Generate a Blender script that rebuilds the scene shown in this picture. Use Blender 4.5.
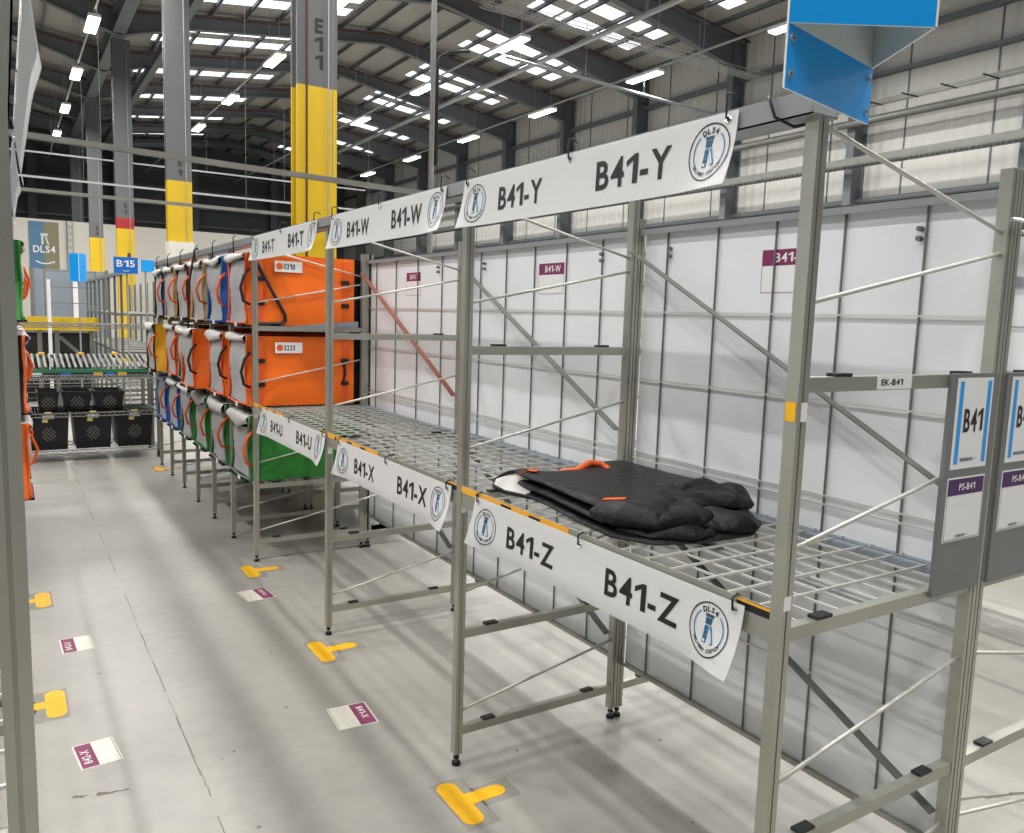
import bpy, math, random
from mathutils import Vector, Matrix
random.seed(4)
scene = bpy.context.scene
for o in list(bpy.data.objects):
    bpy.data.objects.remove(o)
COL = scene.collection
rad = math.radians

# ---------------------------------------------------------------- camera, world, exposure
cam_d = bpy.data.cameras.new('camera')
cam = bpy.data.objects.new('camera', cam_d)
COL.objects.link(cam)
scene.camera = cam
YAW, PITCH, ROLL, FPX = rad(32.3856), rad(6.9997), rad(1.7886), 802.19
fwd = Vector((math.sin(YAW) * math.cos(PITCH), math.cos(YAW) * math.cos(PITCH), -math.sin(PITCH)))
rgt = Vector((math.cos(YAW), -math.sin(YAW), 0))
upv = rgt.cross(fwd)
r_ = math.cos(ROLL) * rgt + math.sin(ROLL) * upv
u_ = -math.sin(ROLL) * rgt + math.cos(ROLL) * upv
mw = Matrix((r_, u_, -fwd)).transposed().to_4x4()
mw.translation = (0, 0, 1.6)
cam.matrix_world = mw
cam_d.sensor_fit = 'HORIZONTAL'
cam_d.sensor_width = 36
cam_d.lens = FPX / 1024 * 36
cam_d.clip_start = .02
cam_d.clip_end = 300

w = bpy.data.worlds.new('world')
scene.world = w
w.use_nodes = True
w.node_tree.nodes['Background'].inputs[0].default_value = (.93, .96, 1, 1)
w.node_tree.nodes['Background'].inputs[1].default_value = .2
scene.view_settings.view_transform = 'Standard'
scene.view_settings.look = 'None'
scene.view_settings.exposure = -0.68
scene.view_settings.gamma = 1
scene.view_settings.use_curve_mapping = False
LAMP_W = 260          # every roof lamp
LAMP_GLOW = 14
SKY_GLOW = 2.6

# ---------------------------------------------------------------- materials
def lin(c):
    c = c / 255
    return c / 12.92 if c <= .04045 else ((c + .055) / 1.055) ** 2.4

MATS = {}
def mat(name, rgb, rough=.5, metal=0.0, var=0.0, vscale=8, bump=0.0, bscale=60, emit=0.0, trans=0.0):
    m = bpy.data.materials.new(name)
    m.use_nodes = True
    nt = m.node_tree
    b = nt.nodes['Principled BSDF']
    c = (lin(rgb[0]), lin(rgb[1]), lin(rgb[2]), 1)
    b.inputs['Base Color'].default_value = c
    b.inputs['Roughness'].default_value = rough
    b.inputs['Metallic'].default_value = metal
    if emit:
        b.inputs['Emission Color'].default_value = c
        b.inputs['Emission Strength'].default_value = emit
    if var:
        tc = nt.nodes.new('ShaderNodeTexCoord')
        n = nt.nodes.new('ShaderNodeTexNoise')
        n.inputs['Scale'].default_value = vscale
        n.inputs['Detail'].default_value = 6
        nt.links.new(tc.outputs['Object'], n.inputs['Vector'])
        rp = nt.nodes.new('ShaderNodeValToRGB')
        rp.color_ramp.elements[0].position = .3
        rp.color_ramp.elements[1].position = .7
        rp.color_ramp.elements[0].color = tuple(max(0, x * (1 - var)) for x in c[:3]) + (1,)
        rp.color_ramp.elements[1].color = tuple(min(1, x * (1 + var)) for x in c[:3]) + (1,)
        nt.links.new(n.outputs['Fac'], rp.inputs['Fac'])
        nt.links.new(rp.outputs['Color'], b.inputs['Base Color'])
    if bump:
        tc = nt.nodes.new('ShaderNodeTexCoord')
        n = nt.nodes.new('ShaderNodeTexNoise')
        n.inputs['Scale'].default_value = bscale
        n.inputs['Detail'].default_value = 4
        nt.links.new(tc.outputs['Object'], n.inputs['Vector'])
        bp = nt.nodes.new('ShaderNodeBump')
        bp.inputs['Strength'].default_value = bump
        bp.inputs['Distance'].default_value = .01
        nt.links.new(n.outputs['Fac'], bp.inputs['Height'])
        nt.links.new(bp.outputs['Normal'], b.inputs['Normal'])
    MATS[name] = m
    return m

STEEL = mat('galvanised_steel', (176, 176, 166), .36, .65, .10, 5)
STEELD = mat('dull_steel', (120, 121, 116), .5, .5, .12, 5)
RUST = mat('rust_brown_paint', (128, 74, 56), .6, .1, .2, 9)
WIRE = mat('zinc_wire', (216, 216, 211), .32, .4)
ROD_M = mat('plated_rod', (205, 204, 196), .5, .5)
CHROME = mat('chrome', (225, 225, 225), .18, 1)
BLACK = mat('black_plastic', (22, 22, 23), .5)
RUBBER = mat('black_rubber', (14, 14, 14), .7)
VINYL = mat('white_vinyl', (236, 236, 236), .38)
BANV = mat('banner_vinyl', (238, 238, 238), .4)
_nt = BANV.node_tree; _tr = _nt.nodes.new('ShaderNodeBsdfTranslucent'); _tr.inputs['Color'].default_value = (.85, .85, .85, 1)
_mx = _nt.nodes.new('ShaderNodeMixShader'); _mx.inputs[0].default_value = .2
_nt.links.new(_nt.nodes['Principled BSDF'].outputs[0], _mx.inputs[1]); _nt.links.new(_tr.outputs[0], _mx.inputs[2])
_nt.links.new(_mx.outputs[0], _nt.nodes['Material Output'].inputs['Surface'])
INK = mat('black_ink', (20, 20, 22), .5)
LBLUE = mat('emblem_blue', (60, 130, 175), .5)
PBLUE = mat('emblem_pale_blue', (150, 190, 220), .5)
TEAL = mat('emblem_teal', (30, 85, 115), .5)
SHEET = mat('white_sheet', (232, 234, 237), .45, 0, .03, 3)
GPAINT = mat('grey_paint', (118, 121, 121), .45, .1, .05, 6)
BGREY = mat('blue_grey_plate', (140, 150, 160), .45, .3)
CARDW = mat('worn_white_card', (224, 221, 210), .6, 0, .05, 40)
MAGENTA = mat('magenta_print', (128, 30, 84), .5)
FMAGENTA = mat('worn_magenta_print', (132, 56, 96), .6, 0, .12, 40)
PURPLE = mat('purple_print', (72, 26, 92), .5)
SBLUE = mat('sign_blue', (8, 158, 242), .35)
DBLUE = mat('deep_sign_blue', (20, 110, 205), .4)
ACRYL = mat('pale_grey_board', (205, 214, 214), .5)
YELLOW = mat('column_yellow', (208, 172, 8), .5, 0, .05, 2)
TYEL = mat('tape_yellow', (246, 186, 18), .5, 0, .06, 20)
HORANGE = mat('hazard_orange', (244, 178, 50), .5)
TAPEG = mat('worn_tape_grey', (146, 143, 134), .7, 0, .1, 20)
RED = mat('band_red', (165, 30, 38), .5)
CGREY = mat('column_grey', (94, 96, 97), .5, .05, .06, 2)
DGREY = mat('roof_steel_grey', (104, 108, 112), .6, .1)
ROOFM = mat('roof_liner', (160, 157, 151), .8, 0, .06, 1.5)
SPRK = mat('sprinkler_red', (74, 36, 34), .6)
SKYL = mat('roof_light', (244, 248, 255), .5, emit=SKY_GLOW)
GLOW = mat('lamp_diffuser', (255, 249, 238), .5, emit=LAMP_GLOW)
FRONTG = mat('reflective_grey_fabric', (176, 177, 180), .5, .15, .05, 14, .25, 16)
FLAPW = mat('white_lining', (198, 196, 192), .6, 0, .05, 12, .3, 14)
ORANGE = mat('orange_tarp', (246, 112, 18), .42, 0, .06, 5, .35, 9)
ORSTR = mat('orange_strap', (232, 98, 36), .6)
GREEN = mat('green_tarp', (40, 128, 46), .45, 0, .08, 5, .35, 9)
BLUET = mat('blue_tarp', (34, 96, 180), .45, 0, .08, 5, .35, 9)
YELT = mat('yellow_tarp', (240, 184, 20), .45, 0, .06, 5, .35, 9)
TAN = mat('tan_tarp', (196, 170, 116), .5, 0, .06, 5, .35, 9)
SAGE = mat('grey_green_tarp', (112, 134, 116), .5, 0, .06, 5, .35, 9)
BLKT = mat('black_tarp', (11, 11, 12), .5, 0, .45, 11, .6, 34)
BLKT.node_tree.nodes['Principled BSDF'].inputs['Specular IOR Level'].default_value = .28
DOT = mat('orange_dot', (224, 92, 40), .5)
NAVY = mat('navy_black_crate', (15, 16, 22), .45)
CRGRN = mat('conveyor_green', (60, 128, 96), .5)
BEIGEW = mat('pale_wall', (214, 210, 200), .7)
CLADD = mat('dark_cladding', (92, 94, 96), .7, 0, .06, .5)
BANB = mat('banner_steel_blue', (86, 126, 158), .6)
BANO = mat('banner_olive', (134, 130, 98), .6)
TRUNK = mat('grey_trunking', (150, 153, 154), .45, .3, .04, 4)
PIPE = mat('pipe_grey', (170, 172, 172), .4, .5)
TAGY = mat('tag_yellow', (214, 196, 110), .6)
CEMENT = mat('loose_crack_dust', (120, 114, 104), .9)
JOINT = mat('joint_grey', (110, 108, 102), .9)

# floor: sealed concrete with wear
FLOORM = bpy.data.materials.new('sealed_concrete'); FLOORM.use_nodes = True
nt = FLOORM.node_tree; b = nt.nodes['Principled BSDF']
tc = nt.nodes.new('ShaderNodeTexCoord')
n1 = nt.nodes.new('ShaderNodeTexNoise'); n1.inputs['Scale'].default_value = .9; n1.inputs['Detail'].default_value = 8
n2 = nt.nodes.new('ShaderNodeTexNoise'); n2.inputs['Scale'].default_value = 14; n2.inputs['Detail'].default_value = 6
nt.links.new(tc.outputs['Object'], n1.inputs['Vector']); nt.links.new(tc.outputs['Object'], n2.inputs['Vector'])
rp = nt.nodes.new('ShaderNodeValToRGB')
rp.color_ramp.elements[0].position = .32; rp.color_ramp.elements[1].position = .72
rp.color_ramp.elements[0].color = (lin(147), lin(144), lin(137), 1)
rp.color_ramp.elements[1].color = (lin(177), lin(174), lin(168), 1)
mx = nt.nodes.new('ShaderNodeMath'); mx.operation = 'MULTIPLY_ADD'
mx.inputs[1].default_value = .25
nt.links.new(n2.outputs['Fac'], mx.inputs[0]); 
mm = nt.nodes.new('ShaderNodeMath'); mm.operation = 'MULTIPLY'; mm.inputs[1].default_value = .75
nt.links.new(n1.outputs['Fac'], mm.inputs[0]); nt.links.new(mm.outputs[0], mx.inputs[2])
nt.links.new(mx.outputs[0], rp.inputs['Fac']); nt.links.new(rp.outputs['Color'], b.inputs['Base Color'])
b.inputs['Roughness'].default_value = .38

# ribbed light cladding
CLADW = bpy.data.materials.new('ribbed_white_cladding'); CLADW.use_nodes = True
nt = CLADW.node_tree; b = nt.nodes['Principled BSDF']
b.inputs['Base Color'].default_value = (lin(206), lin(205), lin(200), 1); b.inputs['Roughness'].default_value = .6
tc = nt.nodes.new('ShaderNodeTexCoord')
wv = nt.nodes.new('ShaderNodeTexWave'); wv.bands_direction = 'Y'; wv.inputs['Scale'].default_value = 1.1
nt.links.new(tc.outputs['Object'], wv.inputs['Vector'])
bp = nt.nodes.new('ShaderNodeBump'); bp.inputs['Strength'].default_value = .5; bp.inputs['Distance'].default_value = .05
nt.links.new(wv.outputs['Fac'], bp.inputs['Height']); nt.links.new(bp.outputs['Normal'], b.inputs['Normal'])

# ---------------------------------------------------------------- mesh helpers
def wloc(o):
    p = Vector((0, 0, 0))
    while o:
        p += o.location
        o = o.parent
    return p

class MB:
    def __init__(s):
        s.v, s.f, s.m, s.mats = [], [], [], []
    def mi(s, m):
        if m not in s.mats: s.mats.append(m)
        return s.mats.index(m)
    def add(s, vs, fs, m):
        k = len(s.v); i = s.mi(m)
        s.v += [tuple(p) for p in vs]
        for f in fs:
            s.f.append([k + j for j in f]); s.m.append(i)
        return s
    def box(s, x0, y0, z0, x1, y1, z1, m):
        x0, x1 = min(x0, x1), max(x0, x1); y0, y1 = min(y0, y1), max(y0, y1); z0, z1 = min(z0, z1), max(z0, z1)
        vs = [(x, y, z) for z in (z0, z1) for (x, y) in ((x0, y0), (x1, y0), (x1, y1), (x0, y1))]
        return s.add(vs, [(3, 2, 1, 0), (4, 5, 6, 7), (0, 1, 5, 4), (1, 2, 6, 5), (2, 3, 7, 6), (3, 0, 4, 7)], m)
    def bar(s, p0, p1, wd, ht, m, up=(0, 0, 1)):
        p0, p1 = Vector(p0), Vector(p1); d = (p1 - p0).normalized(); up = Vector(up)
        if abs(d.dot(up)) > .98: up = Vector((0, 1, 0))
        a = d.cross(up).normalized(); c = a.cross(d)
        vs = []
        for p in (p0, p1):
            for (i, j) in ((-1, -1), (1, -1), (1, 1), (-1, 1)):
                vs.append(p + a * i * wd / 2 + c * j * ht / 2)
        return s.add(vs, [(3, 2, 1, 0), (4, 5, 6, 7), (0, 1, 5, 4), (1, 2, 6, 5), (2, 3, 7, 6), (3, 0, 4, 7)], m)
    def tube(s, pts, r, m, n=6, closed=False):
        pts = [Vector(p) for p in pts]; rings = []; prev = None
        for i, p in enumerate(pts):
            if closed: d = pts[(i + 1) % len(pts)] - pts[i - 1]
            else: d = pts[min(i + 1, len(pts) - 1)] - pts[max(i - 1, 0)]
            d = d.normalized()
            if prev is None:
                a = d.cross(Vector((0, 0, 1)))
                if a.length < .05: a = d.cross(Vector((0, 1, 0)))
            else:
                a = prev - d * prev.dot(d)
            a.normalize(); prev = a; c = d.cross(a)
            rr = r[i] if isinstance(r, (list, tuple)) else r
            rings.append([p + (a * math.cos(t) + c * math.sin(t)) * rr for t in [2 * math.pi * k / n for k in range(n)]])
        vs = [q for g in rings for q in g]; fs = []
        L = len(rings)
        for i in range(L if closed else L - 1):
            j = (i + 1) % L
            for k in range(n):
                fs.append((i * n + k, i * n + (k + 1) % n, j * n + (k + 1) % n, j * n + k))
        if not closed:
            fs.append(tuple(range(n))[::-1]); fs.append(tuple((L - 1) * n + k for k in range(n)))
        return s.add(vs, fs, m)
    def cyl(s, p0, p1, r, m, n=10):
        return s.tube([p0, p1], r, m, n)
    def prism(s, poly, axis, a0, a1, m):
        """poly: list of 2D points; axis: extruded axis ('x': poly is (y,z); 'y': (x,z); 'z': (x,y))"""
        def P(q, a):
            return {'x': (a, q[0], q[1]), 'y': (q[0], a, q[1]), 'z': (q[0], q[1], a)}[axis]
        n = len(poly)
        vs = [P(q, a0) for q in poly] + [P(q, a1) for q in poly]
        fs = [tuple(range(n))[::-1], tuple(range(n, 2 * n))] + [(i, (i + 1) % n, n + (i + 1) % n, n + i) for i in range(n)]
        return s.add(vs, fs, m)
    def grid(s, fn, nu, nv, m, flip=False):
        vs = [fn(i / nu, j / nv) for j in range(nv + 1) for i in range(nu + 1)]
        fs = []
        for j in range(nv):
            for i in range(nu):
                a = j * (nu + 1) + i
                q = (a, a + 1, a + nu + 2, a + nu + 1)
                fs.append(q[::-1] if flip else q)
        return s.add(vs, fs, m)
    def build(s, name, parent=None, smooth=False, bevel=0, recalc=True, solid=0):
        if parent is None:
            xs = [p[0] for p in s.v]; ys = [p[1] for p in s.v]; zs = [p[2] for p in s.v]
            off = Vector(((min(xs) + max(xs)) / 2, (min(ys) + max(ys)) / 2, min(zs)))
        else:
            off = wloc(parent)
        me = bpy.data.meshes.new(name)
        me.from_pydata([(p[0] - off.x, p[1] - off.y, p[2] - off.z) for p in s.v], [], s.f)
        for m in s.mats: me.materials.append(m)
        me.polygons.foreach_set('material_index', s.m)
        if recalc:
            import bmesh
            bm = bmesh.new(); bm.from_mesh(me); bmesh.ops.recalc_face_normals(bm, faces=bm.faces); bm.to_mesh(me); bm.free()
        if smooth:
            me.polygons.foreach_set('use_smooth', [True] * len(me.polygons))
        me.update()
        o = bpy.data.objects.new(name, me)
        COL.objects.link(o)
        if parent is None: o.location = off
        else: o.parent = parent
        if bevel:
            bv = o.modifiers.new('bevel', 'BEVEL'); bv.width = bevel; bv.segments = 2; bv.limit_method = 'ANGLE'
        if solid:
            sm = o.modifiers.new('solidify', 'SOLIDIFY'); sm.thickness = solid; sm.offset = 0
        return o

def tag(o, label=None, cat=None, group=None, kind=None):
    if label: o['label'] = label
    if cat: o['category'] = cat
    if group: o['group'] = group
    if kind: o['kind'] = kind
    return o
def thing(name, loc, label, cat, group=None, kind=None):
    o = bpy.data.objects.new(name, None); o.empty_display_size = .1
    COL.objects.link(o); o.location = loc
    return tag(o, label, cat, group, kind)
def copy_tree(o, parent=None):
    c = o.copy(); COL.objects.link(c)
    c.parent = parent
    for ch in list(o.children): copy_tree(ch, c)
    return c

# ---------------------------------------------------------------- flat print (lettering, emblems) in u,v metres
TXT = {}
def glyph(ch, bold):
    k = (ch, bold)
    if k not in TXT:
        if ch == '1':
            q = .07 + bold
            pts = [(.30, 0), (.30 + 2 * q, 0), (.30 + 2 * q, .70), (.30 + .6 * q, .70), (.06, .56), (.06, .56 - 1.5 * q), (.30, .56 - .1 * q)]
            TXT[k] = (pts, [(0, 1, 6), (1, 2, 3, 6), (6, 3, 4, 5)])
        else:
            cu = bpy.data.curves.new('t', 'FONT'); cu.body = ch; cu.size = 1; cu.offset = bold; cu.resolution_u = 3
            o = bpy.data.objects.new('t', cu); COL.objects.link(o)
            me = o.to_mesh()
            TXT[k] = ([(v.co.x, v.co.y) for v in me.vertices], [tuple(p.vertices) for p in me.polygons])
            o.to_mesh_clear(); bpy.data.objects.remove(o); bpy.data.curves.remove(cu)
    return TXT[k]
def text_geo(s, bold=.02):
    V, F, x = [], [], 0.0
    for ch in s:
        if ch == ' ': x += .28; continue
        vs, fs = glyph(ch, bold); x0 = min(v[0] for v in vs); x1 = max(v[0] for v in vs); k = len(V)
        V += [(v[0] - x0 + x, v[1]) for v in vs]; F += [tuple(i + k for i in f) for f in fs]
        x += x1 - x0 + .085
    return V, F

class Print:
    def __init__(s): s.items = []          # (verts2d, faces, mat, layer)
    def poly(s, pts, m, layer=1): s.items.append((list(pts), [tuple(range(len(pts)))], m, layer)); return s
    def rect(s, u0, v0, u1, v1, m, layer=1): return s.poly([(u0, v0), (u1, v0), (u1, v1), (u0, v1)], m, layer)
    def line(s, p, q, wd, m, layer=2):
        d = Vector((q[0] - p[0], q[1] - p[1])); nn = Vector((-d.y, d.x)).normalized() * wd / 2
        return s.poly([(p[0] - nn.x, p[1] - nn.y), (q[0] - nn.x, q[1] - nn.y), (q[0] + nn.x, q[1] + nn.y), (p[0] + nn.x, p[1] + nn.y)], m, layer)
    def arc(s, cx, cy, r, wd, a0, a1, m, layer=2, n=40, sx=1):
        k = max(4, int(n * abs(a1 - a0) / 360)); vs, fs = [], []
        for i in range(k + 1):
            a = rad(a0 + (a1 - a0) * i / k)
            for q in (r - wd / 2, r + wd / 2): vs.append((cx + sx * q * math.cos(a), cy + q * math.sin(a)))
        for i in range(k): fs.append((2 * i, 2 * i + 2, 2 * i + 3, 2 * i + 1))
        s.items.append((vs, fs, m, layer)); return s
    def disc(s, cx, cy, r, m, layer=2): return s.poly([(cx + r * math.cos(2 * math.pi * i / 24), cy + r * math.sin(2 * math.pi * i / 24)) for i in range(24)], m, layer)
    def text(s, t, cx, cy, h, m, width=None, bold=.02, layer=2, shear=0):
        vs, fs = text_geo(t, bold)
        x0 = min(v[0] for v in vs); x1 = max(v[0] for v in vs); y0 = min(v[1] for v in vs); y1 = max(v[1] for v in vs)
        ky = h / (y1 - y0); kx = (width / (x1 - x0)) if width else ky
        s.items.append(([(cx + ((v[0] - (x0 + x1) / 2)) * kx + shear * (v[1] - y0) * ky, cy + (v[1] - (y0 + y1) / 2) * ky) for v in vs], fs, m, layer)); return s
    def arctext(s, t, cx, cy, r, h, a_mid, span, m, top=True, layer=2):
        n = len(t)
        for i, ch in enumerate(t):
            if ch == ' ': continue
            fr = (i + .5) / n - .5
            a = rad(a_mid - fr * span) if top else rad(a_mid + fr * span)
            vs, fs = text_geo(ch, .03)
            x0 = min(v[0] for v in vs); x1 = max(v[0] for v in vs)
            k = h / .72; rot = a - math.pi / 2 if top else a + math.pi / 2
            out = []
            for v in vs:
                x = (v[0] - (x0 + x1) / 2) * k; y = (v[1] - .36) * k
                out.append((cx + r * math.cos(a) + x * math.cos(rot) - y * math.sin(rot), cy + r * math.sin(a) + x * math.sin(rot) + y * math.cos(rot)))
            s.items.append((out, fs, m, layer))
        return s
    def emblem(s, cx, cy, d):
        R = d / 2
        s.arc(cx, cy, R * .97, R * .05, 0, 360, INK)
        s.arc(cx, cy, R * .74, R * .05, 130, 215, LBLUE); s.arc(cx, cy, R * .74, R * .05, -35, 50, LBLUE)
        s.arctext('DLS4', cx, cy, R * .74, R * .2, 90, 62, INK, True)
        s.arctext('DELIVERY STATION', cx, cy, R * .76, R * .13, -90, 116, INK, False)
        # leaning tower block with two legs
        s.poly([(cx - .22 * R, cy + .55 * R), (cx + .2 * R, cy + .55 * R), (cx + .17 * R, cy + .43 * R), (cx - .22 * R, cy + .43 * R)], TEAL)
        s.poly([(cx - .2 * R, cy + .41 * R), (cx + .14 * R, cy + .41 * R), (cx + .1 * R, cy + .16 * R), (cx - .2 * R, cy + .16 * R)], TEAL)
        s.poly([(cx - .2 * R, cy + .13 * R), (cx + .02 * R, cy + .13 * R), (cx - .02 * R, cy - .52 * R), (cx - .24 * R, cy - .52 * R)], LBLUE)
        for q in (.02, -.14, -.30):
            s.rect(cx - .17 * R, cy + (q - .05) * R, cx - .05 * R, cy + (q + .05) * R, TEAL, 3)
        s.rect(cx - .18 * R, cy - .47 * R, cx - .08 * R, cy - .38 * R, VINYL, 3)
        s.poly([(cx + .04 * R, cy + .13 * R), (cx + .13 * R, cy + .13 * R), (cx + .36 * R, cy - .46 * R), (cx + .2 * R, cy - .52 * R)], LBLUE)
        s.poly([(cx + .1 * R, cy + .0 * R), (cx + .13 * R, cy + .0 * R), (cx + .3 * R, cy - .42 * R), (cx + .23 * R, cy - .44 * R)], VINYL, 3)
        return s
    def smile(s, cx, cy, wd, m, layer=2):
        s.arc(cx, cy + wd * .6, wd * .75, wd * .07, 235, 305, m, layer)
        s.poly([(cx + wd * .36, cy - wd * .06), (cx + wd * .5, cy + wd * .02), (cx + wd * .46, cy - wd * .12)], m, layer)
        return s
    def put(s, mb, fn, eps=.0006):
        """fn(u,v,d): point at u,v lifted by d"""
        for vs, fs, m, layer in s.items:
            mb.add([fn(u, v, eps * layer) for u, v in vs], fs, m)

def plate_fn(o, du, dv):
    """flat plate frame: origin o, unit directions du, dv"""
    o, du, dv = Vector(o), Vector(du), Vector(dv); n = du.cross(dv)
    return lambda u, v, d=0: o + du * u + dv * v + n * d
def plate(mb, fn, wd, ht, th, m):
    vs = [fn(0, 0), fn(wd, 0), fn(wd, ht), fn(0, ht), fn(0, 0, -th), fn(wd, 0, -th), fn(wd, ht, -th), fn(0, ht, -th)]
    mb.add(vs, [(0, 1, 2, 3), (7, 6, 5, 4), (0, 4, 5, 1), (1, 5, 6, 2), (2, 6, 7, 3), (3, 7, 4, 0)], m)

# ================================================================ BUILDING
def structure(o, label=None, cat=None): return tag(o, label, cat, None, 'structure')

m = MB(); m.box(-14, -6, -.12, 19, 52, 0, FLOORM); floor = structure(m.build('floor'), 'pale grey sealed concrete floor of the aisle', 'floor')
# expansion joint and cracks belong to the floor
m = MB()
yy = 1.9
while yy < 9:
    L = random.uniform(.08, .5)
    m.add([(.512 + .002 * random.random(), yy, .0008), (.516, yy, .0008), (.516, yy + L, .0008), (.513, yy + L, .0008)], [(0, 1, 2, 3)], JOINT)
    yy += L + random.uniform(.1, .5)
def crack(p0, p1, wd, n=9, wob=.02):
    for i in range(n):
        if random.random() < .15: continue
        a = Vector(p0).lerp(Vector(p1), i / n); c = Vector(p0).lerp(Vector(p1), (i + 1) / n)
        a += Vector((random.uniform(-wob, wob), random.uniform(-wob, wob), 0)) * .4
        c += Vector((random.uniform(-wob, wob), random.uniform(-wob, wob), 0)) * .4
        d = (c - a).normalized(); q = Vector((-d.y, d.x, 0)) * wd / 2 * random.uniform(.5, 1.4)
        m.add([a - q, c - q * .6, c + q * .6, a + q], [(0, 1, 2, 3)], CEMENT)
crack((.13, 2.81, .0008), (.30, 2.775, .0008), .014, 7)
crack((.52, 2.6, .0008), (.51, 4.3, .0008), .004, 26, .006)
crack((2.35, 1.5, .0008), (3.2, 1.15, .0008), .012)
crack((2.5, 2.3, .0008), (3.3, 1.7, .0008), .014)
for i in range(70):
    x, y = random.uniform(.2, 2.9), random.uniform(1.5, 7); q = random.uniform(.003, .010)
    m.add([(x - q, y - q * .5, .0008), (x + q, y - q * .3, .0008), (x + q * .6, y + q, .0008), (x - q * .4, y + q * .6, .0008)], [(0, 1, 2, 3)], CEMENT)
m.build('crack', floor, recalc=False)

# --- right wall
m = MB(); m.box(18.62, -6, 0, 18.75, 52, 10.0, CLADW)
wall_r = structure(m.build('wall_right'), 'ribbed pale cladding wall with grey steel posts', 'wall')
YW = [4.8 + 4.17 * k for k in range(12)]
for y in YW:
    m = MB(); m.box(18.1, y - .11, 0, 18.14, y + .11, 9.8, DGREY); m.box(18.56, y - .11, 0, 18.6, y + .11, 9.8, DGREY); m.box(18.14, y - .02, 0, 18.56, y + .02, 9.8, DGREY)
    m.build('wall_post', wall_r)
for z, r in ((4.82, .045), (7.83, .04), (8.70, .06), (2.9, .06), (3.9, .05)):
    m = MB(); m.box(18.42, -6, z - r, 18.61, 52, z + r, DGREY); m.build('sheeting_rail', wall_r)
for y in [1.6 + 2.085 * k for k in range(24)]:
    m = MB(); m.box(18.606, y - .02, 0, 18.619, y + .02, 9.9, DGREY); m.build('panel_seam', wall_r)
# cable ladder, pipe and chain tray on the wall
lad = thing('cable_ladder', (17.9, 20, 6.9), 'black cable ladder with cross rungs along the pale right wall', 'cable ladder')
m = MB()
for x in (17.72, 18.0): m.bar((x, -4, 6.97), (x, 49.7, 6.97), .03, .06, STEELD)
m.build('side_rail', lad)
m = MB()
for k in range(60): m.bar((17.4, -3 + .9 * k, 6.93), (18.05, -3 + .9 * k, 6.95), .02, .03, BLACK)
m.build('rung', lad)
m = MB(); m.cyl((17.95, -4, 6.62), (17.95, 49.7, 6.62), .09, STEELD, 10)
tag(m.build('wall_pipe', smooth=True), 'thick dark grey pipe running under the cable ladder on the right wall', 'pipe')
tr = thing('cable_tray', (17.7, 20, 5.45), 'deep perforated grey cable tray low on the right wall', 'cable tray')
m = MB(); m.box(17.6, -4, 5.55, 17.66, 49.7, 5.72, STEELD); m.box(17.6, -4, 5.53, 17.95, 49.7, 5.56, STEELD)
for k in range(300): m.box(17.585, 4 + .125 * k, 5.47, 17.6, 4.065 + .125 * k, 5.53, BLACK)
m.build('tray_body', tr)

# --- back: pale partition wall and dark cladding behind
m = MB(); m.box(-6, 41, 0, 13, 41.2, 5.22, BEIGEW); structure(m.build('wall_partition'), 'pale partition wall at the far end of the aisle', 'wall')
m = MB(); m.box(-14, 50, 0, 19, 50.2, 10.9, CLADD); wb = structure(m.build('wall_back'), 'dark clad end wall high above the pale partition', 'wall')
for z in (6.3, 7.3, 8.3, 9.2):
    m = MB(); m.box(-14, 49.8, z - .05, 18.6, 49.99, z + .05, STEELD); m.build('sheeting_rail', wb)
for x in (-6.5, -2, 1.5, 5.5, 9.5, 14):
    m = MB(); m.box(x - .2, 49.4, 0, x + .2, 49.8, 10, DGREY); m.build('wall_post', wb)

# --- roof (two spans over the middle column line)
XV, XE, XA = 3.0, 18.6, 10.8
ZA, ZE = 10.80, 9.85
def roofz(x):
    if x >= XV: return ZA - (ZA - ZE) * abs(x - XA) / (XE - XA)
    return ZA - (ZA - ZE) * abs(x + 4.8) / 7.8
m = MB()
for x0, x1 in ((XA, XE), (XV, XA), (-4.8, XV), (-12.6, -4.8)):
    z0, z1 = roofz(x0 + 1e-4), roofz(x1 - 1e-4)
    m.add([(x0, -6, z0), (x1, -6, z1), (x1, 52, z1), (x0, 52, z0), (x0, -6, z0 + .1), (x1, -6, z1 + .1), (x1, 52, z1 + .1), (x0, 52, z0 + .1)],
          [(0, 1, 2, 3), (7, 6, 5, 4), (0, 4, 5, 1), (3, 2, 6, 7)], ROOFM)
ceil = structure(m.build('ceiling', recalc=False), 'pitched warehouse roof with purlins and glowing roof lights', 'roof')
YR = [4.77 + 4.17 * k for k in range(11)]
def rafter(y, span):
    m = MB()
    if span == 'r': bot = [(XV, 9.0), (4.9, 9.55), (XA, 10.33), (15.0, 9.62), (18.5, 8.9)]
    else: bot = [(-12.6, 9.0), (-10.5, 9.55), (-4.8, 10.33), (1.1, 9.55), (XV, 9.0)]
    top = [(x, roofz(x + (1e-3 if x <= XV and span == 'r' else (-1e-3 if span == 'l' else 0))) - .13) for x, z in bot]
    m.prism(bot + top[::-1], 'y', y - .012, y + .012, DGREY)
    for k in range(len(bot) - 1):
        for a, c in ((bot[k], bot[k + 1]), (top[k], top[k + 1])):
            m.bar((a[0], y, a[1]), (c[0], y, c[1]), .2, .03, DGREY)
    m.build('rafter', ceil)
for y in YR: rafter(y, 'r')
for y in YR[2:]: rafter(y, 'l')
for k in range(16):
    x = XV + .45 + .985 * k
    m = MB(); z = roofz(x); m.box(x - .012, -5, z - .13, x + .012, 49.9, z - .002, DGREY); m.box(x - .012, -5, z - .13, x + .05, 49.9, z - .118, DGREY)
    m.build('purlin', ceil)
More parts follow.
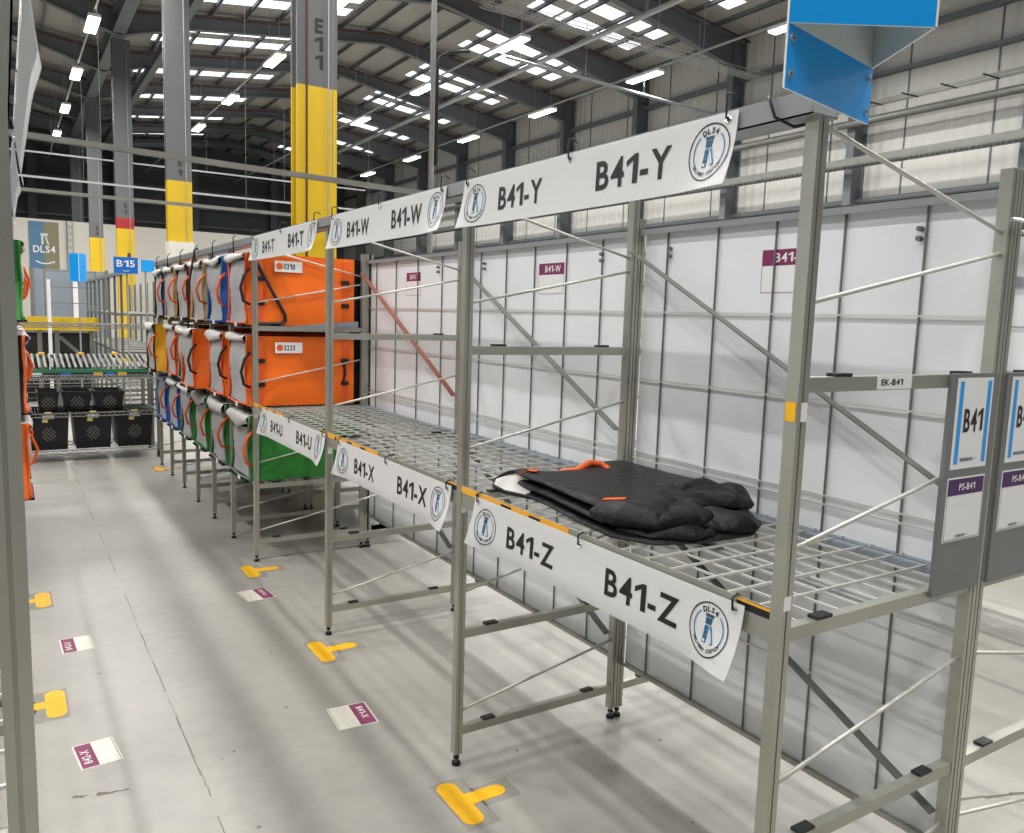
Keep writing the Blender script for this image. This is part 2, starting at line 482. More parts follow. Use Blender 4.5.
for k in range(9):
    x = XV - .45 - 1.2 * k
    m = MB(); z = roofz(x); m.box(x - .03, 6, z - .13, x + .03, 49.9, z - .002, DGREY); m.build('purlin', ceil)
for y in YR[:-1]:
    for dy in (1.75, 2.95):
        for x0, x1 in ((13.1, 16.9), (4.3, 9.2)):
            z0, z1 = roofz(x0) - .004, roofz(x1) - .004
            m = MB(); m.add([(x0, y + dy - .32, z0), (x1, y + dy - .32, z1), (x1, y + dy + .32, z1), (x0, y + dy + .32, z0)], [(3, 2, 1, 0)], SKYL)
            m.build('roof_light', ceil, recalc=False)
for y in YR[2:]:
    for dy in (.55, 3.7):
        m = MB(); m.tube([(XV + .2, y + dy, 9.55), (XA, y + dy, 10.5), (18.3, y + dy, 9.6)], .028, SPRK, 6); m.build('sprinkler_pipe', ceil)
        m = MB(); m.tube([(-4.8, y + dy, 10.45), (XV - .2, y + dy, 9.55)], .028, SPRK, 6); m.build('sprinkler_pipe', ceil)
# valley beam
m = MB(); m.box(XV - .16, 6, 9.05, XV + .16, 49, 9.10, DGREY); m.box(XV - .02, 6, 9.1, XV + .02, 49, 9.55, DGREY); m.box(XV - .16, 6, 9.55, XV + .16, 49, 9.6, DGREY)
m.build('valley_beam', ceil)
m = MB(); m.box(4.3, 6, 9.15, 4.5, 49, 9.18, DGREY); m.box(4.39, 6, 9.18, 4.41, 49, 9.42, DGREY); m.box(4.3, 6, 9.42, 4.5, 49, 9.45, DGREY); m.build('tie_beam', ceil)

# --- steel columns
def column(y, txt, words, band=False, guard=0.0):
    t = thing('steel_column', (3.03, y, 0), words, 'column', None, 'thing')
    x, hw, hd = 3.06, .23, .11
    zy = 4.09
    def hsec(mb, z0, z1, mm):
        mb.box(x - hw, y - hd, z0, x + hw, y - hd + .03, z1, mm); mb.box(x - hw, y + hd - .03, z0, x + hw, y + hd, z1, mm); mb.box(x - .02, y - hd + .03, z0, x + .02, y + hd - .03, z1, mm)
    m = MB(); hsec(m, zy, 8.97, CGREY)
    P = Print()
    for i, c in enumerate(txt): P.text(c, .25, (4.36 if txt == 'E11' else 4.25) + .19 * (len(txt) - 1 - i), .15 if len(txt) > 2 else .13, INK)
    P.put(m, plate_fn((x - hw, y - hd, 0), (1, 0, 0), (0, 0, 1)), .003)
    m.build('shaft', t)
    z0 = zy
    if band:
        m = MB(); hsec(m, zy - .3, zy, RED); tag(m.build('red_band', t), 'red painted band'); z0 = zy - .3
    m = MB(); hsec(m, guard, z0, YELLOW)
    if band: 
        P = Print(); P.text('8', .3, 3.05, .14, INK, bold=.05); P.text('8', .3, 2.87, .14, INK, bold=.05); P.put(m, plate_fn((x - hw, y - hd, 0), (1, 0, 0), (0, 0, 1)), .003)
    tag(m.build('painted_foot', t), 'yellow painted lower length')
    if guard:
        m = MB(); m.box(x - .245, y - .16, 0, x + .245, y + .16, guard, BEIGEW); tag(m.build('column_guard', t), 'white boxed guard', None)
    m = MB(); m.tube([(x + .12, y - hd - .03, 1.0), (x + .12, y - hd - .03, 8.9)], .008, PIPE, 6); m.build('conduit', t)
    if txt == 'E11':
        m = MB(); m.tube([(x - .13, y - hd - .03, .6), (x - .13, y - hd - .03, 8.9)], .012, SPRK, 6); tag(m.build('riser_pipe', t), 'thin dark red riser pipe')
column(9.2, 'E11', 'nearest steel column, grey marked E 11 above broad yellow paint')
column(17.5, 'E9', 'steel column marked E 9, yellow foot ending above a white guard', guard=2.9)
column(25.9, 'E7', 'steel column with a red band between grey shaft and yellow foot', band=True)
column(34.2, 'E5', 'steel column marked E 5, standing just behind the hanging pair of blue signs')
column(42.5, '', 'plain grey steel column farthest away, rising behind the pale partition wall')

# --- roof lamps
ROWX = [(-6.4, None), (-2.2, None), (2.0, 'row left of the column line'), (6.2, 'row just right of the nearest column'), (10.45, 'row under the roof ridge'), (14.6, 'row beside the right wall')]
ORD = ['nearest', 'second', 'third', 'fourth', 'fifth', 'sixth', 'farthest']
light_data = bpy.data.lights.new('roof_lamp', 'AREA'); light_data.shape = 'RECTANGLE'; light_data.size = .26; light_data.size_y = 1.2
light_data.energy = LAMP_W; light_data.color = (1, .985, .955)
proto = None
for x, words in ROWX:
    ys = [2.6 + 4.8 * k - (2 if 5 < x < 8 else 0) * 0 for k in range(-1, 9)]
    if words:
        yr0 = 10 if x > 14 else 14
        m = MB(); m.bar((x, yr0, 8.16), (x, 44, 8.16), .04, .04, PIPE)
        tag(m.build('lamp_rail'), 'straight metal rail carrying the lamps of the ' + words, 'lamp rail')
    n = 0
    for y in ys:
        if y > {2.0: 37, 6.2: 33, 10.45: 33, 14.6: 37}.get(x, 34): continue
        L = bpy.data.objects.new('roof_lamp_light', light_data); COL.objects.link(L)
        L.location = (x, y, 7.985)
        if words and y >= (12 if x > 14 else 16.5):
            lab = '%s glowing strip lamp in the %s' % (ORD[min(n, 6)] if n < 6 else 'seventh', words); n += 1
            if proto is None:
                proto = thing('strip_lamp', (0, 0, 8.0), lab, 'lamp', 'strip lamps under the roof')
                m = MB(); m.box(-.13, -.62, 8.03, .13, .62, 8.1, VINYL); m.box(-.05, -.4, 8.1, .05, .4, 8.135, STEELD); m.build('housing', proto)
                m = MB(); m.box(-.12, -.6, 8.0, .12, .6, 8.03, GLOW); m.build('diffuser', proto)
                m = MB()
                for q in (-.45, .45): m.cyl((0, q, 8.185), (0, q, 10), .006, PIPE, 5)
                m.build('hanger', proto)
                t = proto
            else:
                t = copy_tree(proto); t['label'] = lab
            t.location = (x, y, 8.0)

# --- suspended services
def hang(name, label, cat, p0, p1, wd, ht, mm, comb=False):
    t = thing(name, p0, label, cat)
    m = MB(); m.bar(p0, p1, wd, ht, mm); m.build('channel', t)
    m = MB(); d = (Vector(p1) - Vector(p0)); n = max(2, int(d.length / 2.2))
    for k in range(n):
        q = Vector(p0) + d * ((k + .5) / n); m.cyl(q + Vector((0, 0, ht / 2)), q + Vector((0, 0, 9.3 - q.z)), .004, STEELD, 5)
    m.build('hanger', t)
hang('cable_tray', 'perforated grey cable tray crossing high over the aisle in front of the nearest column', 'cable tray', (-1.5, 8, 3.02), (4.3, 8, 2.885), .07, .045, STEELD)
hang('cable_tray', 'lower grey cable tray crossing behind the nearest column over the aisle', 'cable tray', (-2, 15, 3.36), (4.9, 15, 3.36), .07, .05, STEELD)
hang('cable_tray', 'thin pale conduit crossing the dark far end above the pale wall', 'cable tray', (-2, 24, 4.75), (11, 24, 4.75), .06, .05, TRUNK)
hang('cable_tray', 'second thin conduit crossing the dark far end, farther and higher', 'cable tray', (-2, 30, 6.3), (12, 30, 6.3), .06, .05, TRUNK)
m = MB(); m.cyl((11.75, 10, 8.05), (11.75, 40, 8.05), .06, PIPE, 10)
tag(m.build('service_pipe', smooth=True), 'long bright pipe running the length of the roof near the ridge lamps', 'pipe')
m = MB(); m.tube([(4.0, 8.1, 1.9), (4.0, 8.1, 9.9)], .03, PIPE, 8)
m.tube([(4.0, 8.0, 3.2), (4.0, 8.0, 4.25), (4.03, 7.97, 4.33), (4.1, 7.93, 4.37), (4.3, 7.85, 4.4)], .022, BLACK, 6)
tag(m.build('drop_pole', smooth=True), 'thin vertical steel pole with a black cable rising to the roof', 'pole')
bt = thing('wire_basket_tray', (14, 15.7, 8.2), 'open wire basket tray crossing below the roof towards the right wall', 'cable tray')
m = MB()
for dy, dz in ((-.2, .1), (-.2, 0), (-.07, 0), (.07, 0), (.2, 0), (.2, .1)): m.cyl((9, 15.8 + dy, 8.25 + dz), (18, 15.8 + dy, 8.25 + dz), .009, PIPE, 5)
for k in range(90):
    x = 9 + .1 * k; m.tube([(x, 15.6, 8.35), (x, 15.6, 8.25), (x, 16.0, 8.25), (x, 16.0, 8.35)], .007, PIPE, 4)
m.build('basket', bt)
m = MB()
for k in range(5): m.cyl((9.5 + 2 * k, 15.8, 8.26), (9.5 + 2 * k, 15.8, 10), .006, PIPE, 5)
m.build('hanger', bt)
cd = thing('conduit', (13.5, 16.7, 7.45), 'grey conduit running from the roof lamps to the right wall', 'conduit')
m = MB(); m.tube([(10.0, 16.5, 7.55), (17.72, 16.95, 7.45)], .04, TRUNK, 6); m.build('tube', cd)
for k in range(4):
    m = MB(); m.cyl((10.4 + 2 * k, 16.53 + .12 * k, 7.55), (10.4 + 2 * k, 16.53 + .12 * k, 9.9), .006, PIPE, 5); m.build('hanger', cd)

# ================================================================ RACKS
POST = .015
def post_mesh(x, y, h, mm, slot=-1):
    m = MB(); a = POST; g = .0035
    prof = [(x - a, y - a), (x - .004, y - a), (x - .004, y - a + g), (x + .001, y - a + g), (x + .001, y - a), (x + a, y - a), (x + a, y + a), (x - a, y + a)]
    m.prism(prof, 'z', .045, h, mm)
    return m
def frame_rods(t, xf, xr, y, levels):
    for zf, zr in levels:
        m = MB(); m.cyl((xf + (.008 if xr > xf else -.008), y, zf), (xr, y, zr), .0052, ROD_M, 7); m.build('brace_rod', t, smooth=True)
def wire_deck(m, xf, xr, y0, y1, z, mm=WIRE, px=.078, py=.088, r=.0028):
    n = int(abs(xr - xf) / px); s = 1 if xr > xf else -1
    for i in range(1, n + 1):
        x = xf + s * (i * abs(xr - xf) / (n + 1)); m.bar((x, y0, z), (x, y1, z), 2 * r, 2 * r, mm)
    n = int(abs(y1 - y0) / py)
    for i in range(1, n):
        y = y0 + i * (y1 - y0) / n; m.bar((xf, y, z + 2 * r), (xr, y, z + 2 * r), 2 * r, 2 * r, mm)

ROD = [(1.985, 1.835), (1.645, 1.79), (1.148, 1.295), (.64, .785), (.20, .335)]
def rack(name, label, xf, xr, ys, h, beams, decks, rods=ROD, trunk=None, rear=True, hazard=False, clips=True, group=None, mm=STEEL, diag=False, skip=(), thin=False):
    """uprights at xf / xr for every y; beams: heights of the end beams; decks: list of (bay, z)"""
    t = thing(name, ((xf + xr) / 2, (ys[0] + ys[-1]) / 2, 0), label, 'rack', group)
    s = 1 if xr > xf else -1
    posts = {}
    for i, y in enumerate(ys):
        if i in skip: continue
        for side, x in (('f', xf), ('r', xr)):
            p = post_mesh(x, y, h if side == 'f' else h - .01 + (.09 if diag and i == 1 else 0), mm).build('post', t); posts[(side, i)] = p
            m = MB(); m.cyl((x, y, 0), (x, y, .012), .016, RUBBER, 12); m.cyl((x, y, .012), (x, y, .05), .006, STEELD, 8); m.cyl((x, y, .026), (x, y, .034), .011, RUBBER, 8); m.build('foot', p)
        for z in beams:
            m = MB(); m.box(xf + s * POST, y - .0125, z - .015, xr - s * POST, y + .0125, z + .015, mm)
            bm_ = m.build('end_beam', t)
            if clips:
                for q in (.18, .82):
                    xx = xf + (xr - xf) * q; m = MB(); m.box(xx - .025, y - .013, z + .0152, xx + .025, y + .013, z + .022, BLACK); m.build('clip', bm_)
        frame_rods(t, xf, xr, y, rods)
    for bay, z in decks:
        y0, y1 = ys[bay] + POST, ys[bay + 1] - POST
        m = MB(); wire_deck(m, xf, xr, y0, y1, z); d = m.build('wire_deck', t)
        m = MB(); m.box(xf - .012, y0, z - (.004 if thin else .03), xf + .012, y1, z + .008, mm)
        if hazard:
            m.box(xf - s * .012, y0, z + .008, xf - s * .009, y1, z + .042, mm)
            for (ya, yb, cc) in ((y1 - .10, y1, HORANGE), (y1 - .125, y1 - .10, BLACK), (y1 - .26, y1 - .125, HORANGE), (y1 - .32, y1 - .26, BLACK), (y1 - .42, y1 - .32, HORANGE), (y1 - .48, y1 - .42, BLACK), (y1 - .62, y1 - .48, HORANGE), (y0, y0 + .09, BLACK)):
                m.box(xf - s * .0122, ya, z + .018, xf - s * .0135, yb, z + .040, cc)
                if cc is BLACK: m.box(xf - s * .0122, ya, z + .034, xf - s * .0138, yb, z + .040, HORANGE)
        m.build('front_rail', d)
        m = MB(); m.box(xr - .02, y0, z - .02, xr + .02, y1, z + .004, BGREY); m.build('rear_rail', d)
        m = MB(); m.box(xf + (xr - xf) * .5 - .022, y0, z - .012, xf + (xr - xf) * .5 + .022, y1, z - .006, TRUNK); m.build('centre_strip', d)
    if diag:
        for i in range(len(ys) - 1):
            for za, zb, mk in ((1.86, 1.18, RUST if i == 2 else STEELD), (.98, .35, STEELD)):
                m = MB(); m.bar((xr - s * .018, ys[i + 1] - .02, za), (xr - s * .018, ys[i] + .02, zb), .004, .03, mk, (1, 0, 0))
                o = m.build('diagonal_brace', t)
                if mk is RUST: tag(o, 'rust-brown diagonal brace')
    if trunk:
        y0, y1 = trunk
        xa, xb = (xf - s * .03, xf + s * .045)
        m = MB(); m.box(xa, y0, h, xb, y1, h + .003, TRUNK); m.box(xa, y0, h, xa + s * .003, y1, h + .045, TRUNK); m.box(xb - s * .003, y0, h, xb, y1, h + .045, TRUNK)
        m.build('top_trunking', t)
    return t, posts

XF, XR = 1.316, 2.025
YP = [1.03, 2.378, 3.726, 5.079]
HR = 1.995
rackB, posts = rack('shelving_rack', 'empty galvanised rack with wire decks on the right, hung with B41 banners',
                    XF, XR, YP, HR, [.13, .49, .975, 1.487], [(0, .985), (1, .985), (2, .985)], trunk=(1.02, 5.09), hazard=True, diag=True)
# stickers and clips on the uprights
def sticker(parent, o, du, dv, wd, ht, mm, txt=None, th=.001, rows=None):
    m = MB(); fn = plate_fn(o, du, dv); plate(m, fn, wd, ht, th, mm)
    P = Print()
    if txt: P.text(txt, wd * .42, ht * .5, ht * .45, INK, width=wd * .62)
    if P.items: P.put(m, fn, .0004)
    return m.build('sticker', parent)
for i, z in ((0, 1.03), (1, .93), (2, .92), (3, .93)):
    sticker(posts[('f', i)], (XF - .012, YP[i] - POST - .0002, z), (1, 0, 0), (0, 0, 1), .022, .075 if i else .03, VINYL)
s_ = sticker(posts[('f', 0)], (XF - .0165, YP[0] + .012, 1.415), (0, -1, 0), (0, 0, 1), .024, .038, TYEL); tag(s_, 'small yellow sticker')
sticker(posts[('f', 0)], (XF - .004, YP[0] - POST - .0006, 1.415), (1, 0, 0), (0, 0, 1), .018, .038, VINYL)
sticker(rackB, (1.553, YP[0] - .0142, 1.474), (1, 0, 0), (0, 0, 1), .125, .03, VINYL, 'EK-B41')
m = MB(); m.box(1.55, YP[0] + .03, 1.50, 2.0, YP[0] + .031, 1.50, STEEL)
# end panel with its two cards
def end_panel(parent, x0, x1, z0, z1, y, t1, t2):
    m = MB(); m.box(x0, y - .022, z0, x1, y - .018, z1, GPAINT); m.box(x0, y - .018, z0, x0 + .003, y - .0125, z1, GPAINT)
    m.box(x0 + .003, y - .018, z1 - .004, x1, y - .0125, z1, GPAINT)
    pn = m.build('end_panel', parent)
    y -= .023
    wd = min(x1 - x0 - .042, .17)
    # upper card
    ox, oz, ht = x0 + .022, z1 - .225, .215
    fn = plate_fn((ox, y, oz), (1, 0, 0), (0, 0, 1)); m = MB(); plate(m, fn, .155, ht, .0008, VINYL)
    P = Print(); P.rect(.012, .012, .028, ht - .008, SBLUE); P.rect(.155 - .024, .012, .155 - .008, ht - .008, SBLUE)
    P.text(t1, .0795, .115, .056, INK, width=.082)
    P.text('amazon', .064, .022, .008, INK); P.text('logistics', .096, .022, .007, PBLUE); P.put(m, fn)
    tag(m.build('aisle_card', pn), 'white card reading %s between two blue stripes' % t1)
    # lower card
    oz2, h2 = z1 - .40, .155
    fn = plate_fn((ox - .004, y, oz2), (1, 0, 0), (0, 0, 1)); m = MB(); plate(m, fn, .162, h2, .0008, VINYL)
    P = Print(); P.rect(.005, h2 - .043, .157, h2 - .004, PURPLE)
    for a in (((.004, .004), (.158, .004)), ((.004, .004), (.004, h2 - .004)), ((.158, .004), (.158, h2 - .004))): P.line(a[0], a[1], .0012, PURPLE)
    P.text(t2, .085, h2 - .024, .017, VINYL, width=.07); P.text('amazon', .075, .012, .006, INK); P.text('logistics', .103, .012, .005, PBLUE); P.put(m, fn)
    tag(m.build('station_card', pn), 'white card with purple header reading %s' % t2)
end_panel(rackB, 1.826, 2.03, .975, 1.505, YP[0], 'B41', 'PS-B41')
m = MB(); m.prism([(1.5, 1.505), (1.96, 1.505), (1.96, 1.545)], 'y', 5.0, 5.03, BGREY); tag(m.build('side_plate', rackB), 'blue-grey wedge plate at mid height')
for y in (YP[0],):
    m = MB(); m.cyl((1.995, y - .03, 1.865), (2.046, y - .03, 1.865), .005, CHROME, 7); m.build('tie_bar', rackB)

# bag rack beyond
PITCH_B = .609
YB = [5.079 + PITCH_B * k for k in range(0, 7)]
rackBag, _ = rack('bag_rack', 'galvanised rack full of delivery bags, beyond the empty rack on the right',
                  XF, XR, YB, HR, [.13, .49, .985, 1.487], [(k, z) for k in range(6) for z in (.505, .985, 1.495)], trunk=(5.1, 8.76), clips=False, rods=ROD[:1] + ROD[3:], skip=(0,), thin=True)

# partition panels behind the B41 rack
part = thing('mesh_partition', (2.066, 3.05, 0), 'white sheet partition with galvanised wire grid behind the empty rack', 'partition')
for i in range(3):
    y0, y1 = YP[i] + (.0 if i == 0 else .006), YP[i + 1] - .006
    y0 += .02; y1 -= .016
    m = MB(); m.box(2.072, y0, .24, 2.076, y1, 1.945, SHEET); m.build('white_sheet', part)
    m = MB()
    for k in range(0, 6):
        y = YP[i] + (.218, .232, .30)[i] + (.2455, .2465, .31)[i] * k
        if y < y1 - .01: m.bar((2.066, y, .235), (2.066, y, 1.94), .005, .005, STEELD)
    for z in (1.638, 1.383, 1.1, .82, .545): m.bar((2.062, y0, z), (2.062, y1, z), .005, .005, WIRE, (1, 0, 0))
    m.bar((2.056, y0, 1.075), (2.056, y1, 1.075), .006, .006, WIRE)
    m.build('wire_grid', part)
for i in range(3):
    y0, y1 = YP[i] + .02, YP[i + 1] - .02
    m = MB(); m.box(2.045, y0, 1.924, 2.05, y1, 1.948, TRUNK); m.box(2.045, y0, 1.945, 2.078, y1, 1.949, TRUNK); m.build('top_rail', part)
    m = MB(); m.box(2.055, y0, .225, 2.08, y1, .24, STEEL); m.build('bottom_rail', part)
for y in (1.264, 2.216, 2.612, 3.558, 4.07):
    for z in (1.868, 1.842):
        m = MB(); m.cyl((2.054, y, z), (2.072, y, z), .007, STEELD, 10); m.build('bolt', part)

# rack standing back to back behind the partition, and one across the next aisle
rackC, _ = rack('shelving_rack', 'galvanised rack back to back with the nearest one, end panel marked B40', 2.766, 2.058, YP, HR,
                [.13, .49, .975, 1.487], [(0, .985), (1, .985)], rods=[(1.985, 1.835), (.64, .785), (.20, .335)])
end_panel(rackC, 2.07, 2.272, .975, 1.505, YP[0], 'B40', 'PS-B40')
fn = plate_fn((2.09, YP[0] + .04, 1.745), (1, 0, 0), (0, 0, 1)); m = MB(); plate(m, fn, .3, .1, .001, VINYL); P = Print(); P.text('S', .026, .055, .06, INK); P.put(m, fn)
tag(m.build('hanging_card'), 'white card with a single S hanging inside the rack marked B40', 'sign')
rackD, _ = rack('shelving_rack', 'empty rack across the next aisle, glimpsed past the B40 end panel', 4.1, 4.79, YP, HR, [.13, .49, .975, 1.487], [(0, .985), (1, .985)])
part2 = thing('mesh_partition', (4.85, 3.05, 0), 'white sheet partition across the next aisle behind the far rack', 'partition')
m = MB(); m.box(4.846, 0.2, .245, 4.85, 5, 1.9, SHEET); m.build('white_sheet', part2)
m = MB()
for k in range(20): m.bar((4.84, .3 + .2425 * k, .24), (4.84, .3 + .2425 * k, 1.9), .006, .006, STEELD)
for z in (1.638, 1.383, 1.1, .82, .545): m.bar((4.836, .2, z), (4.836, 5, z), .005, .005, STEELD, (1, 0, 0))
m.build('wire_grid', part2)
m = MB(); m.box(4.82, .2, 1.87, 4.852, 5, 1.92, BGREY); m.box(4.83, .2, 0, 4.86, .23, 1.9, STEELD); m.box(4.83, 4.97, 0, 4.86, 5, 1.9, STEELD); m.build('rail', part2)

# left rack: its front uprights stand on the camera's left
XLF, XLR = -.003, -.70
rackL, _ = rack('shelving_rack', 'galvanised rack along the left side, its nearest upright at the left edge', XLF, XLR, YP, HR, [.13, .49, .975, 1.487], [(0, .985), (1, .985), (2, .985)], trunk=(1.0, 5.09), clips=False)
rackLB, _ = rack('bag_rack', 'galvanised rack of delivery bags far along the left of the aisle', XLF, XLR, YB, HR, [.13, .49, .985, 1.487], [(k, z) for k in range(4) for z in (.505, .985, 1.495)], trunk=(5.1, 8.76), clips=False, rods=ROD[:1], skip=(0,), thin=True)

bounce_part = thing('mesh_partition', (-.75, 3.05, 0), 'added unseen white sheet partition bouncing light behind the left rack', 'partition')  # out of view, added to bounce light onto the right uprights
for i in range(3):
    m = MB(); m.box(-.754, YP[i] + .02, .24, -.75, YP[i + 1] - .02, 1.92, SHEET); m.build('white_sheet', bounce_part)
    m = MB(); m.box(-.752, YP[i] + .0, 0, -.735, YP[i] + .018, 1.93, STEEL); m.build('stud', bounce_part)

# ---------------------------------------------------------------- hanging banners
def banner(text, label, xb, yl, yr, ztop, zbot, s=1, curl=1.0, group=None, lean=0.0, redge=.1, emb=1.085, tie=.05):
    """s=1: faces -x (right side of the aisle); reads from yl to yr"""
    L, H = abs(yl - yr), ztop - zbot
    sg = 1 if yr > yl else -1
    def P(u, v, d=0.0):        # v up from the bottom
        q = 1 - v / H
        c = q * q * .55 * (.030 * math.exp(-(u / .10) ** 2) + .050 * math.exp(-((L - u) / .12) ** 2) + .008) * curl + lean * q
        ext = .026 * q * (math.exp(-(u / .12)) + redge * math.exp(-((L - u) / .1)))
        return (xb - s * (c + d), yl + sg * (u - ext), zbot + v)
    m = MB()
    nu, nv = 36, 8
    m.grid(lambda a, b: P(a * L, b * H, 0), nu, nv, BANV, True)
    m.grid(lambda a, b: P(a * L, b * H, -.0012), nu, nv, BANV)
    rim = [P(a / nu * L, 0) for a in range(nu + 1)]; rim2 = [P(a / nu * L, 0, -.0012) for a in range(nu + 1)]
    m.add(rim + rim2, [(k, k + 1, nu + 2 + k, nu + 1 + k) for k in range(nu)], BANV)
    if text:
        A = Print()
        kk = L / 1.155
        A.emblem(.085 * kk, H * .47, .118); A.emblem(emb * kk, H * .5, .122)
        A.text(text, .335 * kk, H * .47, .068, INK, width=.25 * kk * (.92 if text[-1] in 'TUXY' else 1)); A.text(text, .83 * kk, H * .50, .072, INK, width=.272 * kk * (.92 if text[-1] in 'TU' else 1))
        A.put(m, P, .0007)
    r = thing('row_banner', (xb, (yl + yr) / 2, zbot), label, 'banner', group)
    m.build('sheet', r, smooth=False, recalc=False)
    m = MB()
    for q in (.022, .5, .978): 
        c = Vector(P(L * q, H - .016, .0008)); m.tube([c + Vector((0, .007 * math.cos(t), .007 * math.sin(t))) for t in [k * math.pi / 5 for k in range(10)]], .0022, CHROME, 5, True)
    m.build('eyelet', r)
    for q in (.022, .5, .978):
        c = Vector(P(L * q, H - .016, .001)); m = MB()
        m.tube([c + Vector((s * .004, 0, -.002)), c + Vector((-s * .006, 0, .003)), c + Vector((-s * .006, .001, .02)), c + Vector((-s * .004, .003, tie)), c + Vector((s * .012, .005, tie + .006)), c + Vector((s * .03, .009, tie - .004))], .0026, BLACK, 6)
        m.build('cable_tie', r)
    return r
xb = XF - .036
banner('B41-Y', 'upper banner reading B41-Y, nearest of the top row', xb, 2.345, 1.195, 2.035, 1.885)
banner('B41-W', 'upper banner reading B41-W, middle of the top row', xb, 3.60, 2.475, 2.035, 1.887)
banner('B41-T', 'upper banner reading B41-T, above the orange bags', xb, 4.975, 3.80, 2.035, 1.893)
xb = XF - .022
banner('B41-Z', 'lower banner reading B41-Z below the folded black bag', xb, 2.25, 1.105, 1.014, .852, curl=1.2, redge=.35, emb=1.066, tie=.026)
banner('B41-X', 'lower banner reading B41-X, middle of the lower row', xb, 3.54, 2.42, 1.014, .853, curl=1.2, redge=.35, emb=1.066, tie=.026)
banner('B41-U', 'lower banner reading B41-U in front of the green bag', xb, 4.87, 3.72, 1.016, .86, curl=1.2, redge=.35, emb=1.066, tie=.026)
for (ya, yb_, lb) in ((1.2, 2.355, 'nearest white banner curling off the top of the left rack'), (2.495, 3.64, 'second white banner curling off the top of the left rack'), (3.815, 5.0, 'farthest white banner curling off the top of the left rack')):
    banner('', lb, XLF + .042, ya, yb_, 2.035, 1.885, s=-1, curl=.3, lean=.006)
# loose loops of black cable tie at the trunking ends
def loop(label, x, y, z, tall=.06):
    m = MB(); m.tube([(x - .01, y + .02, z + tall), (x - .016, y + .012, z + .02), (x - .012, y, z - .014), (x + .02, y - .02, z - .03), (x + .06, y - .035, z - .02)], .0032, BLACK, 6)
    tag(m.build('cable_tie', smooth=True), label, 'cable tie')
loop('black cable tie looped round the trunking beside the big blue sign', XF - .025, 1.10, HR + .02, .03)
for k in range(6):
    y = YB[k] + .30; m = MB(); x = XF - .05
    m.tube([(x - .003, y, HR - .04), (x - .005, y, HR + .03), (x - .002, y + .01, HR + .06), (x + .02, y + .03, HR + .085), (x + .03, y + .06, HR + .09)], .004, BLACK, 6)
    tag(m.build('cable_tie', smooth=True), 'black cable tie sticking up from the trunking over the %s bag column' % ['first', 'second', 'third', 'fourth', 'fifth', 'sixth'][k], 'cable tie', 'cable ties on the bag rack trunking')

m = MB(); x = 1.21
m.tube([(1.29, YB[2] + .32, HR + .06), (1.262, YB[2] + .32, HR + .05), (x + .01, YB[2] + .32, 1.8), (x, YB[2] + .33, 1.5), (x - .01, YB[2] + .33, 1.2), (x + .01, YB[2] + .33, 1.0)], .009, BLACK, 6)
tag(m.build('hanging_strap', smooth=True), 'long black strap hanging down in front of the third bag column', 'strap')

# ---------------------------------------------------------------- blue prism sign on the rack end
A_, C_, B_ = Vector((1.146, .97, 0)), Vector((1.478, 1.035, 0)), Vector((1.361, .836, 0))
zs0, zs1, zf = 2.112, 2.58, 2.006
sg = thing('blue_prism_sign', (1.31, .98, zf), 'large blue three-sided aisle sign riveted to the near end of the rack', 'sign')
def panel(mb, p, q, z0, z1, th, mo, mi_):
    d = (q - p).normalized(); n = Vector((d.y, -d.x, 0))
    vs = []
    for o in (0, th):
        for pt in (p, q): vs += [pt - n * o + Vector((0, 0, z0)), pt - n * o + Vector((0, 0, z1))]
    mb.add([vs[0], vs[2], vs[3], vs[1]], [(0, 1, 2, 3)], mo)
    mb.add([vs[4], vs[6], vs[7], vs[5]], [(3, 2, 1, 0)], mi_)
    mb.add([vs[0], vs[2], vs[6], vs[4], vs[1], vs[3], vs[7], vs[5]], [(3, 2, 1, 0), (4, 5, 6, 7), (0, 3, 7, 4), (1, 5, 6, 2)], VINYL)
m = MB(); panel(m, A_, C_, zf, zs0 + .0, .004, SBLUE, ACRYL); panel(m, A_ , C_, zs0, zs1, .004, ACRYL, SBLUE); tag(m.build('back_panel', sg, recalc=False), 'blue mounting flange below the prism')
m = MB(); panel(m, A_, B_, zs0, zs1, .004, SBLUE, ACRYL); m.build('front_panel', sg, recalc=False)
m = MB(); panel(m, B_, C_, zs0, zs1, .004, SBLUE, ACRYL); m.build('side_panel', sg, recalc=False)
dA = (C_ - A_).normalized(); nA = Vector((dA.y, -dA.x, 0))
for q, z in ((.014, 2.09), (.014, 2.03), (.318, 2.088), (.318, 2.026)):
    c = A_ + dA * q + Vector((0, 0, z)); m = MB(); m.cyl(c - nA * .006, c + nA * .004, .0075, CHROME, 12); m.cyl(c + nA * .004, c + nA * .0048, .004, STEELD, 10); m.build('rivet', sg)

# ---------------------------------------------------------------- cards on the partition, the floor and yellow floor markings
def wall_card(txt, label, y, z, wd=.2, ht=.14):
    fn = plate_fn((2.0712, y, z), (0, -1, 0), (0, 0, 1)); m = MB(); plate(m, fn, wd, ht, .0008, VINYL)
    P = Print(); P.rect(.004, ht * .62, wd - .004, ht - .003, MAGENTA)
    for a, b in (((.003, .003), (wd - .003, .003)), ((.003, .003), (.003, ht - .003)), ((wd - .003, .003), (wd - .003, ht - .003))): P.line(a, b, .0016, MAGENTA)
    P.text(txt, wd * .56, ht * .80, .03, VINYL, width=wd * .6); P.put(m, fn, .0003)
    tag(m.build('location_card'), label, 'card', 'location cards on the partition')
wall_card('B41-Y', 'magenta-headed card B41-Y on the white partition beside the nearest upright', 1.795, 1.703)
wall_card('B41-W', 'magenta-headed card B41-W on the white partition in the middle bay', 3.076, 1.71)
wall_card('B41-T', 'magenta-headed card B41-T on the white partition near the orange bags', 4.505, 1.712)
